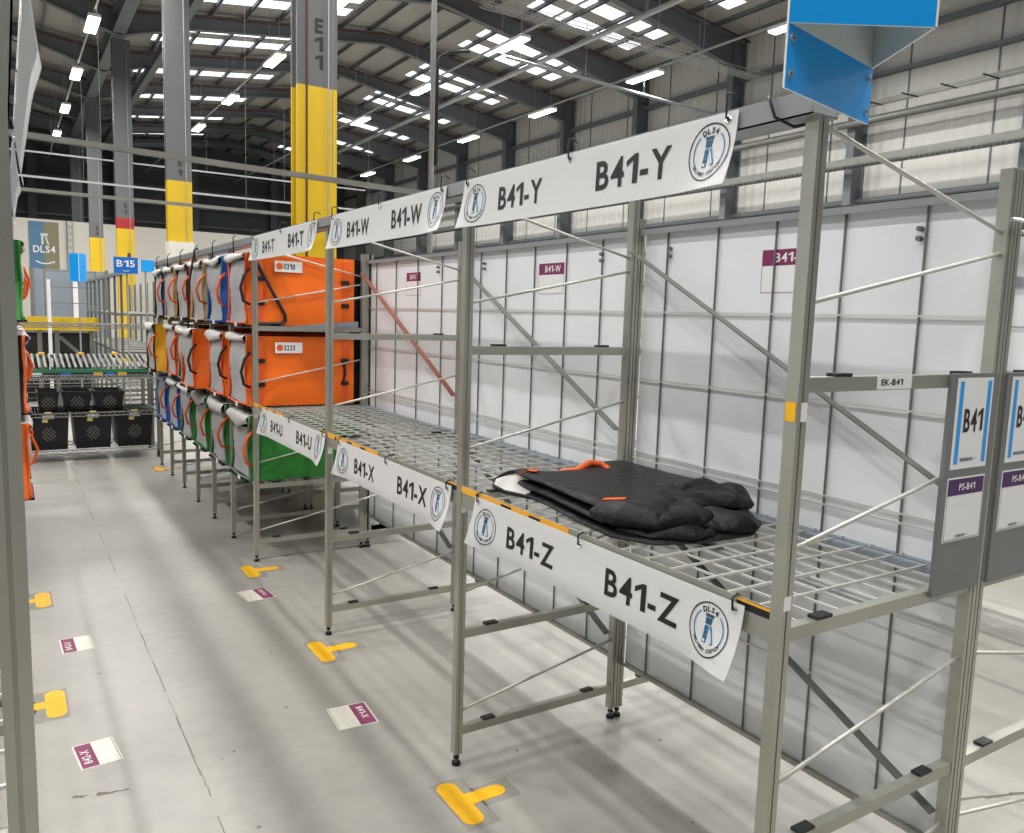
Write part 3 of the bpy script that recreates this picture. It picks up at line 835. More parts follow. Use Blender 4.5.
def floor_card(txt, label, cx, cy, ang, side):
    """header towards side (+1: +x)"""
    a = rad(ang); du = Vector((math.sin(a) * 1, -math.cos(a), 0)) * side; dv = Vector((math.cos(a), math.sin(a), 0)) * side
    wd, ht = (.185, .16) if side > 0 else (.185, .135)
    o = Vector((cx, cy, .0012)) - du * wd / 2 - dv * ht / 2
    fn = plate_fn(o, du, dv); m = MB(); plate(m, fn, wd, ht, .001, CARDW)
    P = Print(); P.rect(.005, ht * .56, wd - .005, ht - .006, FMAGENTA); P.text(txt, wd * .45, ht * .78, .028, CARDW, width=.1); P.line((.004, .006), (wd - .004, .006), .002, JOINT); P.put(m, fn, .0004)
    tag(m.build('floor_card'), label, 'floor card', 'location cards stuck to the floor')
floor_card('B41-X', 'floor card B41-X on the right, between the two nearer yellow T marks', 1.12, 2.89, -4, 1)
floor_card('B41-U', 'floor card B41-U on the right, just short of the far yellow T', 1.15, 4.46, 6, 1)
floor_card('B42-X', 'worn magenta and white floor card B42-X, nearest on the left', .225, 3.07, 6, -1)
floor_card('B42-U', 'floor card B42-U at the left between two yellow marks', .235, 4.16, 2, -1)

def capsule(p, q, r, n=8):
    p, q = Vector(p), Vector(q); d = (q - p).normalized(); a0 = math.atan2(d.y, d.x); out = []
    for k in range(n + 1): a = a0 - math.pi / 2 + math.pi * k / n; out.append((q.x + r * math.cos(a), q.y + r * math.sin(a)))
    for k in range(n + 1): a = a0 + math.pi / 2 + math.pi * k / n; out.append((p.x + r * math.cos(a), p.y + r * math.sin(a)))
    return out
def tmark(label, cx, cy, side, worn=False):
    m = MB(); 
    m.add([(cx - .045 * side, cy - .15, .0006), (cx + .075 * side, cy - .15, .0006), (cx + .075 * side, cy + .13, .0006), (cx - .045 * side, cy + .13, .0006)], [(0, 1, 2, 3)], TAPEG)
    m.add([(cx + .07 * side, cy - .06, .0006), (cx + .21 * side, cy - .06, .0006), (cx + .21 * side, cy + .05, .0006), (cx + .07 * side, cy + .05, .0006)], [(0, 1, 2, 3)], TAPEG)
    m.prism(capsule((cx, cy - .095, 0), (cx, cy + .085, 0), .036), 'z', .0008, .0022, TYEL)
    m.prism(capsule((cx + .01 * side, cy, 0), (cx + .145 * side, cy, 0), .031), 'z', .0008, .0021, TYEL)
    tag(m.build('floor_marking'), label, 'floor marking', 'yellow T marks on the floor')
tmark('yellow T mark on the floor, nearest on the right, below the B41-Z banner', 1.215, 2.17, 1)
tmark('yellow T mark on the floor at the foot of the second right upright', 1.215, 3.545, 1)
tmark('yellow T mark on the floor below the upright beside the green bag', 1.225, 4.89, 1)
tmark('yellow floor mark at the far end of the right bag rack', 1.25, 8.5, 1)
tmark('yellow floor mark on the left, the nearer of two', .118, 3.555, -1)
tmark('yellow floor mark on the left, the farther of two', .122, 4.895, -1)

# ---------------------------------------------------------------- delivery bags
BW, BH, BD = .50, .425, .74
def make_bag(side_m, pipe_m, strap_m, label, seed, card=None, squash=0.0, diag=False, h=BH):
    rnd = random.Random(seed)
    t = thing('delivery_bag', (0, 0, 0), label, 'bag', 'delivery bags in the racks')
    pin = .045 + .025 * rnd.random(); ph = rnd.random() * 6
    def hw(x, z):                       # half width: waisted at the open front
        return BW / 2 - pin * math.sin(math.pi * min(1, z / h)) * math.exp(-(x / .12) ** 2)
    m = MB()
    for sy in (-1, 1):
        def side(a, b_, sy=sy):
            x, z = a * .69, b_ * h
            crease = -.006 * math.exp(-((z - h * .52) / .012) ** 2)
            bulge = math.sin(math.pi * min(1, a * 1.1)) * (.012 * math.sin(2 * math.pi * b_ + math.pi) * -1 + .004) + .004 * math.sin(9 * a + ph) * math.sin(5 * b_ + ph)
            return (x, sy * (hw(x, z) + crease + bulge), z)
        m.grid(side, 20, 14, side_m, sy > 0)
        m.grid(lambda a, b_, sy=sy: (.69 + a * .085, sy * (BW / 2 - .004 - a * .012), b_ * h), 2, 4, BLKT, sy > 0)
    m.box(.765, -BW / 2 + .018, 0, .775, BW / 2 - .018, h, BLKT)
    m.grid(lambda a, b_: (a * .765, (b_ - .5) * 2 * (hw(a * .765, h) - .002), h + .006 * math.sin(math.pi * b_) - .004), 8, 6, side_m)
    m.build('shell', t, smooth=True, recalc=True)
    m = MB()
    def front(a, b_):
        z = .012 + b_ * (h - .05 - squash * (.5 + .5 * math.cos(5 * a + ph)))
        y = (a - .5) * 2 * (hw(0, z) - .006)
        x = -.012 * math.sin(math.pi * a) + .010 * math.sin(math.pi * b_ * 2 + ph * .2) + .006 * math.sin(7 * a + 4 * b_ + ph) - .008 * math.exp(-((b_ - .5) / .03) ** 2) * 0
        if abs(b_ - .5) < .02: x += .006
        return (x, y, z)
    m.grid(front, 16, 24, FRONTG); m.build('front_panel', t, smooth=True)
    m = MB()
    def flap(a, b_):
        drop = (.055 + .02 * math.sin(5 * a + ph) + squash * .8) * (.6 + .4 * math.sin(math.pi * a))
        y = (a - .5) * (BW - .012)
        if b_ < .3: return (.05 - .05 * b_ / .3, y, h + .004 + .008 * math.sin(6 * a + ph) * (b_ / .3))
        q = (b_ - .3) / .7
        return (-.012 - .022 * math.sin(math.pi * q * .8) - .008 * math.sin(8 * a + ph) * q, y, h + .006 + .008 * math.sin(6 * a + ph) - drop * q)
    m.grid(flap, 16, 9, FLAPW); m.build('top_flap', t, smooth=True, solid=.004)
    m = MB()
    for sy in (-1, 1): m.tube([(-.006 + .003 * math.sin(k), sy * hw(0, k / 10 * h), k / 10 * h) for k in range(11)], .0075, pipe_m, 6)
    m.tube([(-.012, -BW / 2 + .01, .012), (-.02, 0, .006), (-.012, BW / 2 - .01, .012)], .007, pipe_m, 6)
    m.build('piping', t, smooth=True)
    m = MB()
    zc = h * (.5 + .08 * rnd.random()); sw = rnd.uniform(.9, 1.3)
    pts = [(.01, -BW / 2 - .004, zc + .10), (-.03 * sw, -BW / 2 - .02, zc + .06), (-.055 * sw, -BW / 2 - .028, zc - .02), (-.035 * sw, -BW / 2 - .02, zc - .10), (.01, -BW / 2 - .004, zc - .12)]
    m.tube(pts, .009, strap_m, 6)
    m.build('handle_strap', t, smooth=True)
    if card:
        for xx in (.055, .61):
            m = MB(); m.box(xx, -BW / 2 - .009, .01, xx + .035, -BW / 2 + .006, h - .02, ORSTR); tag(m.build('edge_strip', t), 'red-orange sewn strip')
        for xx in (.05, .60):
            for za, zb_ in ((.62, .68), (.28, .34)):
                m = MB(); m.box(xx, -BW / 2 - .016, h * za, xx + .05, -BW / 2 + .004, h * zb_, BLACK); m.build('strap_patch', t)
    m = MB()
    if diag:
        m.tube([(.03, -BW / 2 - .012, h - .01), (.13, -BW / 2 - .014, h * .55), (.225, -BW / 2 - .016, .07), (.23, -BW / 2 - .014, .03), (.20, -BW / 2 - .012, .012), (.05, -BW / 2 - .01, .01)], .011, BLACK, 6)
    else:
        m.tube([(.615, -BW / 2 - .008, h * .65), (.625, -BW / 2 - .016, h * .48), (.615, -BW / 2 - .008, h * .31)], .009, BLACK, 6)
    m.build('webbing', t)
    m = MB(); m.box(.0, -BW / 2 + .02, -.0, .73, BW / 2 - .02, .012, BLKT); m.box(-.03, -BW / 2 + .03, -.012, .05, BW / 2 - .03, .0, BLKT)
    m.box(-.034, -.10, -.012, -.03, -.05, .012, VINYL); m.build('base', t)
    if card:
        fn = plate_fn((.165, -BW / 2 - .007, h - .105), (1, 0, 0), (0, 0, 1)); m = MB(); plate(m, fn, .175, .068, .001, VINYL)
        P = Print(); P.disc(.03, .034, .021, DOT); P.text(card, .092, .034, .034, INK, width=.075); P.put(m, fn, .0006); 
        tag(m.build('number_card', t), 'white card with orange dot reading ' + card)
    return t
def place(t, k, z, front=1.215, left=False):
    y = 5.079 + PITCH_B * k + .5 * PITCH_B - (.03 if k == 0 else 0)
    if left: t.location = (.08, y, z); t.rotation_euler = (0, 0, math.pi)
    else: t.location = (front, y, z)
OR_ = ['nearest', 'second', 'third', 'fourth', 'fifth', 'sixth']
top = [(ORANGE, ORSTR, BLACK, 'orange', '0310'), (BLUET, BLUET, ORSTR, 'blue', None), (TAN, TAN, ORSTR, 'tan', None), (ORANGE, BLACK, ORSTR, 'grey', None), (TAN, TAN, ORSTR, 'tan', None), (BLUET, BLACK, ORSTR, 'blue', None)]
mid = [(ORANGE, ORSTR, BLACK, 'orange', '3235'), (ORANGE, ORSTR, BLACK, 'orange', None), (ORANGE, ORSTR, BLACK, 'orange', None), (SAGE, SAGE, BLACK, 'grey-green', None), (ORANGE, ORSTR, ORSTR, 'orange', None), (YELT, BLACK, ORSTR, 'yellow', None)]
bot = [(GREEN, SAGE, ORSTR, 'green', None), (GREEN, SAGE, ORSTR, 'green', None), (GREEN, GREEN, ORSTR, 'green', None), (GREEN, SAGE, ORSTR, 'green', None), (BLUET, BLUET, ORSTR, 'blue', None), (BLUET, BLUET, ORSTR, 'blue', None)]
for nm, row, z in (('top', top, 1.507), ('middle', mid, .998), ('bottom', bot, .518)):
    for k, (sm, pm, st, cw, card) in enumerate(row):
        sq = .05 if nm == 'bottom' and k < 3 else (.03 if nm == 'middle' and k in (1, 3, 5) else .0)
        if card: lb = 'bright orange delivery bag with card %s on its side' % card
        else: lb = '%s-sided delivery bag, %s from the empty rack, %s tier on the right' % (cw, OR_[k], nm)
        t = make_bag(sm, pm, st, lb, k * 7 + ord(nm[0]), card, sq, card == '0310', .44 if nm != 'bottom' else .42)
        place(t, k, z, front=1.20 if (nm == 'middle' and k in (2, 5)) else (1.29 if nm == 'bottom' else 1.28))
rackF, _ = rack('bag_rack', 'rack of dark bags added behind the right bag rack to block light', 2.766, 2.075, YB, HR, [.13, .49, .985, 1.487], [(k, z) for k in range(6) for z in (.505, .985, 1.495)], clips=False, rods=[], thin=True)  # mostly hidden rack and bags, added as a dark mass blocking light
for k in range(6):
    for z in (1.507, .998, .518):
        t = make_bag(BLKT, BLKT, ORSTR, 'dark delivery bag added behind the right bag rack to block light', 300 + k, None, 0)
        t['group'] = 'dark bags added behind the right bag rack to block light'
        t.location = (2.835, 5.079 + PITCH_B * (k + .5), z); t.rotation_euler = (0, 0, math.pi)
for k in range(3):
    for nm, z, sm, pm, cw in (('top', 1.507, GREEN, GREEN, 'green'), ('middle', .998, BLKT, ORSTR, 'black'), ('bottom', .518, ORANGE, ORSTR, 'orange')):
        t = make_bag(sm, pm, ORSTR, '%s delivery bag, %s in the %s tier of the left bag rack' % (cw, OR_[k], nm), 100 + k * 5 + ord(nm[0]), None, 0)
        place(t, k, z, left=True)

# ---------------------------------------------------------------- folded black bag on the wire deck
def inpoly(poly, cx, cy, ang):
    best = None; d = (math.cos(ang), math.sin(ang)); n = len(poly)
    for i in range(n):
        (x1, y1), (x2, y2) = poly[i], poly[(i + 1) % n]
        ex, ey = x2 - x1, y2 - y1; den = d[0] * ey - d[1] * ex
        if abs(den) < 1e-9: continue
        tt = ((x1 - cx) * ey - (y1 - cy) * ex) / den; s = ((x1 - cx) * d[1] - (y1 - cy) * d[0]) / den
        if tt > 0 and -1e-6 <= s <= 1 + 1e-6 and (best is None or tt > best): best = tt
    return best or .01
def puff(m, poly, z0, th, mm, fold=0.0, fs=9.0, sharp=6, na=150, nr=20, seed=0, pleat=None, tilt=None, foldfn=None):
    cx = sum(p[0] for p in poly) / len(poly); cy = sum(p[1] for p in poly) / len(poly)
    R = [inpoly(poly, cx, cy, 2 * math.pi * a / na) for a in range(na)]
    R = [(R[a - 1] + 4 * R[a] + R[(a + 1) % na]) / 6 for a in range(na)]
    from mathutils import noise
    def hfold(x, y):
        v = noise.noise(Vector((x * fs, y * fs * .6, seed))) + .5 * noise.noise(Vector((x * fs * 2.3, y * fs * 1.4, seed + 5)))
        rdg = 1 - abs(noise.noise(Vector((x * fs * .8 + y * fs * .5, y * fs * .5, seed + 9)))) * 2
        k = foldfn(x, y) if foldfn else 1
        return fold * k * (.6 * v + .5 * max(0, rdg) ** 2)
    for topside in (1, 0):
        vs = [(cx, cy, 0)]; fs_ = []
        for r in range(1, nr + 1):
            q = (r / nr)
            q = 1 - (1 - q) ** 1.6
            for a in range(na):
                an = 2 * math.pi * a / na; vs.append((cx + R[a] * q * math.cos(an), cy + R[a] * q * math.sin(an), q))
        out = []
        for i, (x, y, q) in enumerate(vs):
            e = (1 - q ** sharp) ** (1 / 1.6) if q < 1 else 0
            zb = z0 + (tilt(x, y) if tilt else 0)
            hp = 0
            if pleat:
                dx, dy = x - pleat[0], y - pleat[1]; an = math.atan2(dy, dx); rr = math.hypot(dx, dy)
                hp = pleat[3] * min(1, rr / .05) * (abs(math.sin(pleat[2] * an + seed)) ** .7 - .55)
            if topside: z = zb + th * .5 + th * .5 * e + (hfold(x, y) + hp) * e
            else: z = zb + th * .5 - th * .5 * e
            out.append((x, y, z))
        for a in range(na): fs_.append((0, 1 + a, 1 + (a + 1) % na))
        for r in range(nr - 1):
            for a in range(na):
                i = 1 + r * na; fs_.append((i + a, i + na + a, i + na + (a + 1) % na, i + (a + 1) % na))
        if not topside: fs_ = [f[::-1] for f in fs_]
        m.add(out, fs_, mm)
fb = thing('folded_bag', (1.7, 1.95, .993), 'folded black delivery bag with orange handles lying on the wire deck', 'bag')
zb = .992
low = [(1.475, 2.30), (1.465, 2.1), (1.435, 1.95), (1.42, 1.80), (1.405, 1.69), (1.47, 1.565), (1.62, 1.52), (1.80, 1.515), (1.90, 1.60), (1.985, 1.75), (1.985, 2.26), (1.70, 2.33)]
mid_ = [(1.48, 2.31), (1.465, 2.08), (1.435, 1.90), (1.415, 1.74), (1.50, 1.62), (1.66, 1.56), (1.86, 1.60), (1.97, 1.72), (1.985, 2.28), (1.70, 2.28)]
upp = [(1.478, 2.325), (1.468, 2.1), (1.44, 1.9), (1.425, 1.74), (1.55, 1.66), (1.66, 1.64), (1.86, 1.66), (1.985, 1.76), (1.985, 2.33), (1.90, 2.34), (1.70, 2.235), (1.565, 2.25)]
m = MB()
puff(m, low, zb, .026, BLKT, .004, 7, sharp=14, seed=1)
puff(m, mid_, zb + .024, .036, BLKT, .006, 8, sharp=10, seed=5)
puff(m, upp, zb + .064, .024, BLKT, .007, 6, sharp=16, seed=2, foldfn=lambda x, y: .6 + 2.0 * max(0, (1.9 - y) / .3))
# gathered bottom of the bag: pleated lobes lying over each other
f0 = [(1.41, 1.80), (1.41, 1.69), (1.48, 1.585), (1.62, 1.55), (1.72, 1.60), (1.70, 1.72), (1.56, 1.82)]
f1 = [(1.43, 1.70), (1.47, 1.585), (1.58, 1.525), (1.66, 1.535), (1.73, 1.64), (1.70, 1.70), (1.58, 1.70)]
f2 = [(1.60, 1.68), (1.66, 1.56), (1.74, 1.52), (1.81, 1.515), (1.86, 1.545), (1.90, 1.62), (1.80, 1.72)]
f3 = [(1.69, 1.84), (1.72, 1.70), (1.82, 1.60), (1.90, 1.61), (1.955, 1.68), (1.965, 1.75), (1.93, 1.88)]
puff(m, f0, zb + .024, .066, BLKT, .014, 11, sharp=5, seed=3, pleat=(1.70, 1.70, 3.5, .024))
puff(m, f1, zb + .000, .052, BLKT, .012, 12, sharp=3, seed=7, pleat=(1.72, 1.66, 4.5, .028))
puff(m, f2, zb + .000, .060, BLKT, .012, 12, sharp=3, seed=4, pleat=(1.70, 1.72, 4.5, .030))
puff(m, f3, zb + .036, .070, BLKT, .016, 12, sharp=3.5, seed=6, pleat=(1.72, 1.76, 4.5, .030))
fbb = m.build('body', fb, smooth=True)
fbb.modifiers.new('sub', 'SUBSURF').levels = 1; fbb.modifiers['sub'].render_levels = 1
# opening at the far-left end with white lining
m = MB(); lin_poly = [(1.478, 2.20), (1.448, 2.335), (1.485, 2.455), (1.55, 2.45), (1.59, 2.35), (1.55, 2.25)]
puff(m, lin_poly, zb + .004, .014, FLAPW, .002, 6, seed=8, na=60, nr=8)
lo_ = [(1.474, 2.21, .016), (1.446, 2.31, .016), (1.455, 2.40, .018), (1.495, 2.452, .026)]; up_ = [(1.54, 2.22, .085), (1.515, 2.30, .076), (1.51, 2.37, .060), (1.507, 2.42, .042)]
m.add([(x, y, zb + z) for x, y, z in lo_ + up_], [(k, k + 1, k + 5, k + 4) for k in range(3)], FLAPW)
m.build('lining', fb, smooth=True)
m = MB()
ring = [(1.487, 2.15, .012), (1.474, 2.21, .010), (1.446, 2.31, .010), (1.455, 2.40, .012), (1.495, 2.455, .022), (1.505, 2.42, .045), (1.505, 2.38, .062), (1.51, 2.31, .080), (1.53, 2.25, .09)]
m.tube([(x, y, zb + z) for x, y, z in ring], .007, BLKT, 8); m.build('rim', fb, smooth=True)
def strap(pts, wd, name, mm):
    m = MB()
    P_ = [Vector(p) for p in pts]; vs = []
    for i, p in enumerate(P_):
        d = (P_[min(i + 1, len(P_) - 1)] - P_[max(i - 1, 0)]).normalized(); q = Vector((-d.y, d.x, 0)).normalized() * wd / 2
        vs += [p - q, p + q, p + q + Vector((0, 0, .003)), p - q + Vector((0, 0, .003))]
    fs = [(0, 1, 2, 3)]
    for i in range(len(P_) - 1):
        a, b = 4 * i, 4 * i + 4
        for k in range(4): fs.append((a + k, a + (k + 1) % 4, b + (k + 1) % 4, b + k))
    fs.append(tuple(4 * len(P_) - 4 + k for k in (3, 2, 1, 0))); m.add(vs, fs, mm)
    return m.build(name, fb)
zt = zb + .092
m = MB(); hp_ = [(1.60, 2.275, zt - .012), (1.63, 2.255, zt), (1.67, 2.235, zt + .010), (1.71, 2.225, zt + .012), (1.75, 2.235, zt + .020), (1.80, 2.245, zt + .030), (1.85, 2.235, zt + .026), (1.865, 2.205, zt + .012), (1.83, 2.185, zt + .006), (1.78, 2.195, zt + .004), (1.74, 2.205, zt + .002)]
hp_ = [(1.60 + (x - 1.60) * .8, y, z - .022) for x, y, z in hp_]
m.tube(hp_, [.007, .011, .012, .011, .013, .013, .012, .013, .011, .010, .006], ORSTR, 8)
tag(m.build('handle_strap', fb, smooth=True), 'orange webbing handle')
tag(strap([(1.475, 2.28, zb + .070), (1.50, 2.25, zb + .092), (1.515, 2.215, zb + .094)], .022, 'strap_end', ORSTR), 'orange strap end')
tag(strap([(1.468, 1.80, zb + .088), (1.505, 1.745, zb + .098)], .022, 'tab', ORSTR), 'small orange tab')

# ---------------------------------------------------------------- end of the aisle: wire cart with crates
cx0, cx1, cy0, cy1 = .12, 1.36, 9.22, 9.85
cart = thing('wire_shelf_cart', ((cx0 + cx1) / 2, 9.5, 0), 'chrome wire shelf cart closing the aisle, carrying dark crates', 'cart')
for x in (cx0, cx1):
    for y in (cy0, cy1):
        m = MB(); m.cyl((x, y, .09), (x, y, 1.42), .0125, STEELD, 10); m.build('post', cart)
        m = MB(); m.cyl((x - .012, y, .04), (x + .012, y, .04), .04, RUBBER, 16); m.box(x - .016, y - .01, .05, x + .016, y + .01, .095, STEELD); m.build('caster', cart)
def wshelf(z, name='wire_shelf'):
    m = MB()
    for y in (cy0, cy1):
        m.cyl((cx0, y, z), (cx1, y, z), .005, STEELD, 6); m.cyl((cx0, y, z - .035), (cx1, y, z - .035), .005, STEELD, 6)
        n = 28; m.tube([(cx0 + (cx1 - cx0) * k / n, y, z - (.035 if k % 2 else 0)) for k in range(n + 1)], .0035, STEELD, 5)
    for x in (cx0, cx1): m.cyl((x, cy0, z), (x, cy1, z), .005, STEELD, 6)
    for k in range(48): x = cx0 + (cx1 - cx0) * (k + .5) / 48; m.cyl((x, cy0, z + .004), (x, cy1, z + .004), .0028, STEELD, 5)
    m.build(name, cart)
for z in (.12, .50, .84, 1.40): wshelf(z)
m = MB()
for z in (.60, .66, .72): m.cyl((cx0, cy1, z), (cx1, cy1, z), .004, STEELD, 5)
m.build('back_guard', cart)
def crate(x0, x1, y0, y1, z, h, label, tagged=True):
    t = thing('crate', ((x0 + x1) / 2, (y0 + y1) / 2, z), label, 'crate', 'dark crates on the wire cart')
    m = MB(); i = .025; w_ = .006
    def ring(zz, ins): return [(x0 + ins, y0 + ins, zz), (x1 - ins, y0 + ins, zz), (x1 - ins, y1 - ins, zz), (x0 + ins, y1 - ins, zz)]
    rs = [ring(z, i), ring(z + h - .03, .006), ring(z + h - .03, 0), ring(z + h, 0), ring(z + h, .014), ring(z + .01, i + .01)]
    vs = [p for r in rs for p in r]; fs = [(3, 2, 1, 0), (20, 21, 22, 23)]
    for k in range(5):
        for j in range(4): fs.append((4 * k + j, 4 * k + (j + 1) % 4, 4 * k + 4 + (j + 1) % 4, 4 * k + 4 + j))
    m.add(vs, fs, NAVY)
    for q in (.35, .7): m.box(x0 + i * .5, y0 + i * .5 - .004, z + h * q * .3, x1 - i * .5, y0 + .03, z + h * q * .3 + .006, NAVY)
    m.build('tub', t)
    m = MB(); xm = (x0 + x1) / 2; zm = z + h * .42
    for a in range(-3, 4):
        for b in range(-3, 4):
            if abs(a) + abs(b) <= 4 and (a + b) % 2 == 0:
                c = (xm + a * .017, zm + b * .02); yq = y0 + i * (1 - (c[1] - z) / h) + .0
                m.prism([(c[0] - .009, c[1]), (c[0], c[1] - .012), (c[0] + .009, c[1]), (c[0], c[1] + .012)], 'y', yq - .008, yq - .004, JOINT)
    m.build('vent_lattice', t)
    if tagged:
        m = MB(); m.box(xm - .05, y0 - .006, z + h - .065, xm + .05, y0 - .002, z + h - .028, VINYL); m.box(xm - .055, y0 - .006, z + h - .10, xm - .005, y0 - .002, z + h - .07, TAGY); m.box(xm - .03, y0 - .006, z + h - .02, xm + .03, y0 - .002, z + h + .006, TAGY)
        m.build('tag', t)
for (a, b, nm) in ((.155, .53, 'left'), (.56, .925, 'middle'), (.95, 1.315, 'right')):
    crate(a, b, 9.235, 9.8, .128, .385, 'large dark crate with yellow and white tags on the bottom shelf, ' + nm + ' of three')
for (a, b, nm) in ((.25, .45, 'left'), (.475, .745, 'middle'), (.765, 1.05, 'right')):
    crate(a, b, 9.3, 9.75, .508, .205, 'smaller dark crate on the second shelf of the wire cart, ' + nm + ' of three', False)
cv = thing('roller_conveyor', (.74, 10.1, 0), 'green-edged roller conveyor section behind the wire cart', 'conveyor')
m = MB(); m.box(.05, 9.9, .86, 1.42, 9.93, .90, CRGRN); m.box(.05, 9.9, .80, 1.42, 9.93, .86, BLACK); m.box(.05, 10.6, .98, 1.42, 10.63, 1.02, STEELD); m.build('side_frame', cv)
for k in range(24):
    x = .08 + .057 * k; m = MB(); m.cyl((x, 9.93, .91), (x + .0, 10.6, 1.02), .015, STEELD, 8); m.build('roller', cv)
for x, mm in ((.28, VINYL), (.55, DBLUE), (.86, TYEL), (.98, DBLUE), (1.1, TYEL)): 
    m = MB(); m.box(x - .045, 9.89, .825, x + .045, 9.899, .862, mm); m.build('tag', cv)
for x in (.07, 1.4):
    for y in (9.93, 10.6):
        m = MB(); m.box(x - .02, y - .02, 0, x + .02, y + .02, .87 if y < 10 else .98, STEELD); m.build('leg', cv)
for x in (.35, .75, 1.1):
    m = MB(); m.box(x - .03, 10.58, 1.02, x + .03, 10.64, 1.045, TYEL); m.build('tag', cv)
# --- rack run of the next aisle block and signs
YD = [11.7 + .72 * k for k in range(8)]
rackE, _ = rack('shelving_rack', 'far empty wire rack with many close uprights behind the B15 sign', XF, XR, YD, 2.0, [.13, .49, .985, 1.487], [(k, z) for k in range(7) for z in (.505, .985, 1.495)], rods=[], trunk=(11.6, 16.8), clips=False, mm=STEELD)
part3 = thing('wire_mesh_panel', (2.07, 14, 0), 'pale wire mesh panel behind the far empty rack', 'mesh panel')
m = MB()
for k in range(64): m.bar((2.07, 11.6 + .08 * k, .1), (2.07, 11.6 + .08 * k, 1.9), .006, .006, WIRE)
for k in range(23): m.bar((2.066, 11.6, .1 + .08 * k), (2.066, 16.7, .1 + .08 * k), .006, .006, WIRE)
m.build('grid', part3)
m = MB(); m.box(2.06, 11.55, 0, 2.09, 11.6, 1.95, STEEL); m.box(2.06, 16.7, 0, 2.09, 16.75, 1.95, STEEL); m.build('post', part3)
def prism_sign(loc, side, zb, zt, label, txt=None, mm=SBLUE, rot=0.0, post=True):
    t = thing('prism_sign', loc, label, 'sign', 'blue prism signs down the aisle')
    x, y, _ = loc
    pts = [Vector((x + side * math.cos(rad(a) + rot), y + side * math.sin(rad(a) + rot), 0)) for a in (-150, -30, 90)]
    m = MB()
    for i in range(3): panel(m, pts[i], pts[(i + 1) % 3], zb, zt, .004, mm if i == 0 else SBLUE, ACRYL)
    if txt:
        d = (pts[1] - pts[0]).normalized(); P = Print(); L = (pts[1] - pts[0]).length
        P.text(txt, L * .5, (zt - zb) * .6, (zt - zb) * .42, VINYL, width=L * .72); P.smile(L * .5, (zt - zb) * .2, L * .3, VINYL)
        P.put(m, plate_fn(pts[0] + Vector((0, 0, zb)), d, (0, 0, 1)), .002)
    m.build('board', t, recalc=False)
    if post:
        m = MB(); m.cyl((x, y, 0), (x, y, zt - .02), .012, PIPE, 8); m.build('pole', t)
prism_sign((1.33, 11.2, 2.0), .165, 2.0, 2.2, 'blue prism sign reading B15 at the far rack end', 'B15', DBLUE, rad(-14))
prism_sign((1.60, 11.6, 2.0), .11, 2.05, 2.2, 'small blue sign just right of the B15 sign', None, SBLUE, rad(20))
prism_sign((.92, 13.0, 0), .125, 1.92, 2.31, 'tall pair of blue sign panels on thin poles before the far wall', None, SBLUE, rad(60))
for k, (x, y) in enumerate(((.82, 13.15), (1.03, 13.2))): pass
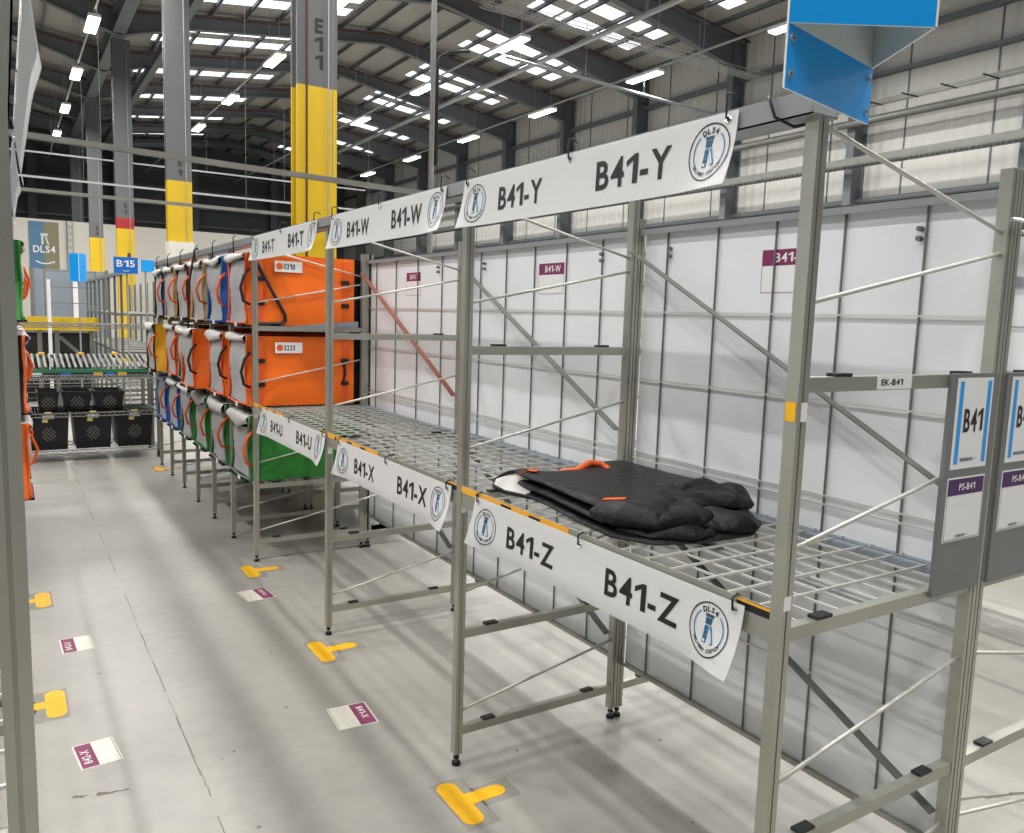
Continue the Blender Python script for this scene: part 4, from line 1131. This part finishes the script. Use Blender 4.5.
# yellow beam frame
yb = thing('yellow_beam_frame', (.7, 14, 0), 'yellow safety beam on grey legs across the far aisle', 'barrier')
m = MB(); m.box(-.1, 14, 1.2, 1.25, 14.12, 1.4, YELLOW); m.build('beam', yb)
for x in (.45, .68, 1.15):
    m = MB(); m.box(x - .03, 14.03, 0, x + .03, 14.09, 1.2, STEELD); m.build('leg', yb)
m = MB(); m.bar((.72, 14.06, 1.1), (1.12, 14.06, .7), .04, .05, STEELD); m.build('brace', yb)
m = MB(); m.box(-.2, 15.2, 0, 1.28, 15.3, 1.15, RUBBER); m.box(-.2, 15.15, 1.13, 1.28, 15.32, 1.17, STEELD)  # black colour stands in for the shaded void behind the beam frame
tag(m.build('dark_void_panel'), 'black panel standing in for the dark void under the yellow beam', 'dark panel')
m = MB(); m.cyl((.57, 13.6, 0), (.57, 13.6, 1.95), .025, VINYL, 10); m.cyl((.57, 13.6, 0), (.57, 13.6, .02), .08, STEELD, 12)
tag(m.build('marker_pole'), 'white vertical pole in front of the grey shutter', 'pole')
gp = thing('roller_shutter', (1.1, 20, 0), 'pale grey shutter panel below the blue and olive banner', 'shutter')
m = MB(); m.box(.55, 20, .2, 1.95, 20.05, 2.33, BGREY); m.build('curtain', gp)
m = MB(); m.box(1.30, 19.97, .2, 1.42, 20.0, 2.33, VINYL); m.box(.5, 19.95, 0, .56, 20.08, 2.36, STEELD); m.box(1.94, 19.95, 0, 2.0, 20.08, 2.36, STEELD); m.build('guide', gp)
m = MB()
for z in (2.28, 1.95, 1.62): m.bar((.75, 19.5, z), (1.7, 19.5, z), .02, .02, STEELD)
for x in (.75, 1.7): m.bar((x, 19.5, 0), (x, 19.5, 2.3), .03, .03, STEELD)
tag(m.build('rail_frame'), 'thin grey rail frame in front of the pale shutter', 'rail')
# big banner on the far wall
m = MB(); fn = plate_fn((1.05, 40.97, 3.06), (1, 0, 0), (0, 0, 1)); plate(m, fn, 1.14, 2.05, .01, BANO)
P = Print(); P.rect(0, 0, .58, 2.05, BANB, 1); P.text('DLS4', .57, .88, .31, VINYL, width=.84); P.smile(.58, .38, .78, VINYL)
P.rect(.45, 1.46, .73, 1.56, ACRYL, 2); P.rect(.47, 1.08, .55, 1.46, ACRYL, 2); P.poly([(.6, 1.46), (.66, 1.46), (.77, 1.08), (.70, 1.08)], ACRYL, 2); P.put(m, fn, .003)
tag(m.build('wall_banner'), 'blue and olive DLS4 banner high on the pale far wall', 'banner')
m = MB(); m.bar((2.5, 40.9, 2.4), (2.5, 40.9, 5.2), .06, .05, STEELD); m.bar((2.73, 40.9, 2.4), (2.73, 40.9, 5.2), .03, .05, TRUNK)
for k in range(9): m.bar((2.5, 40.9, 2.6 + .3 * k), (2.73, 40.9, 2.6 + .3 * k), .02, .03, TRUNK)
tag(m.build('wall_ladder'), 'thin cable ladder rising up the pale far wall', 'ladder')
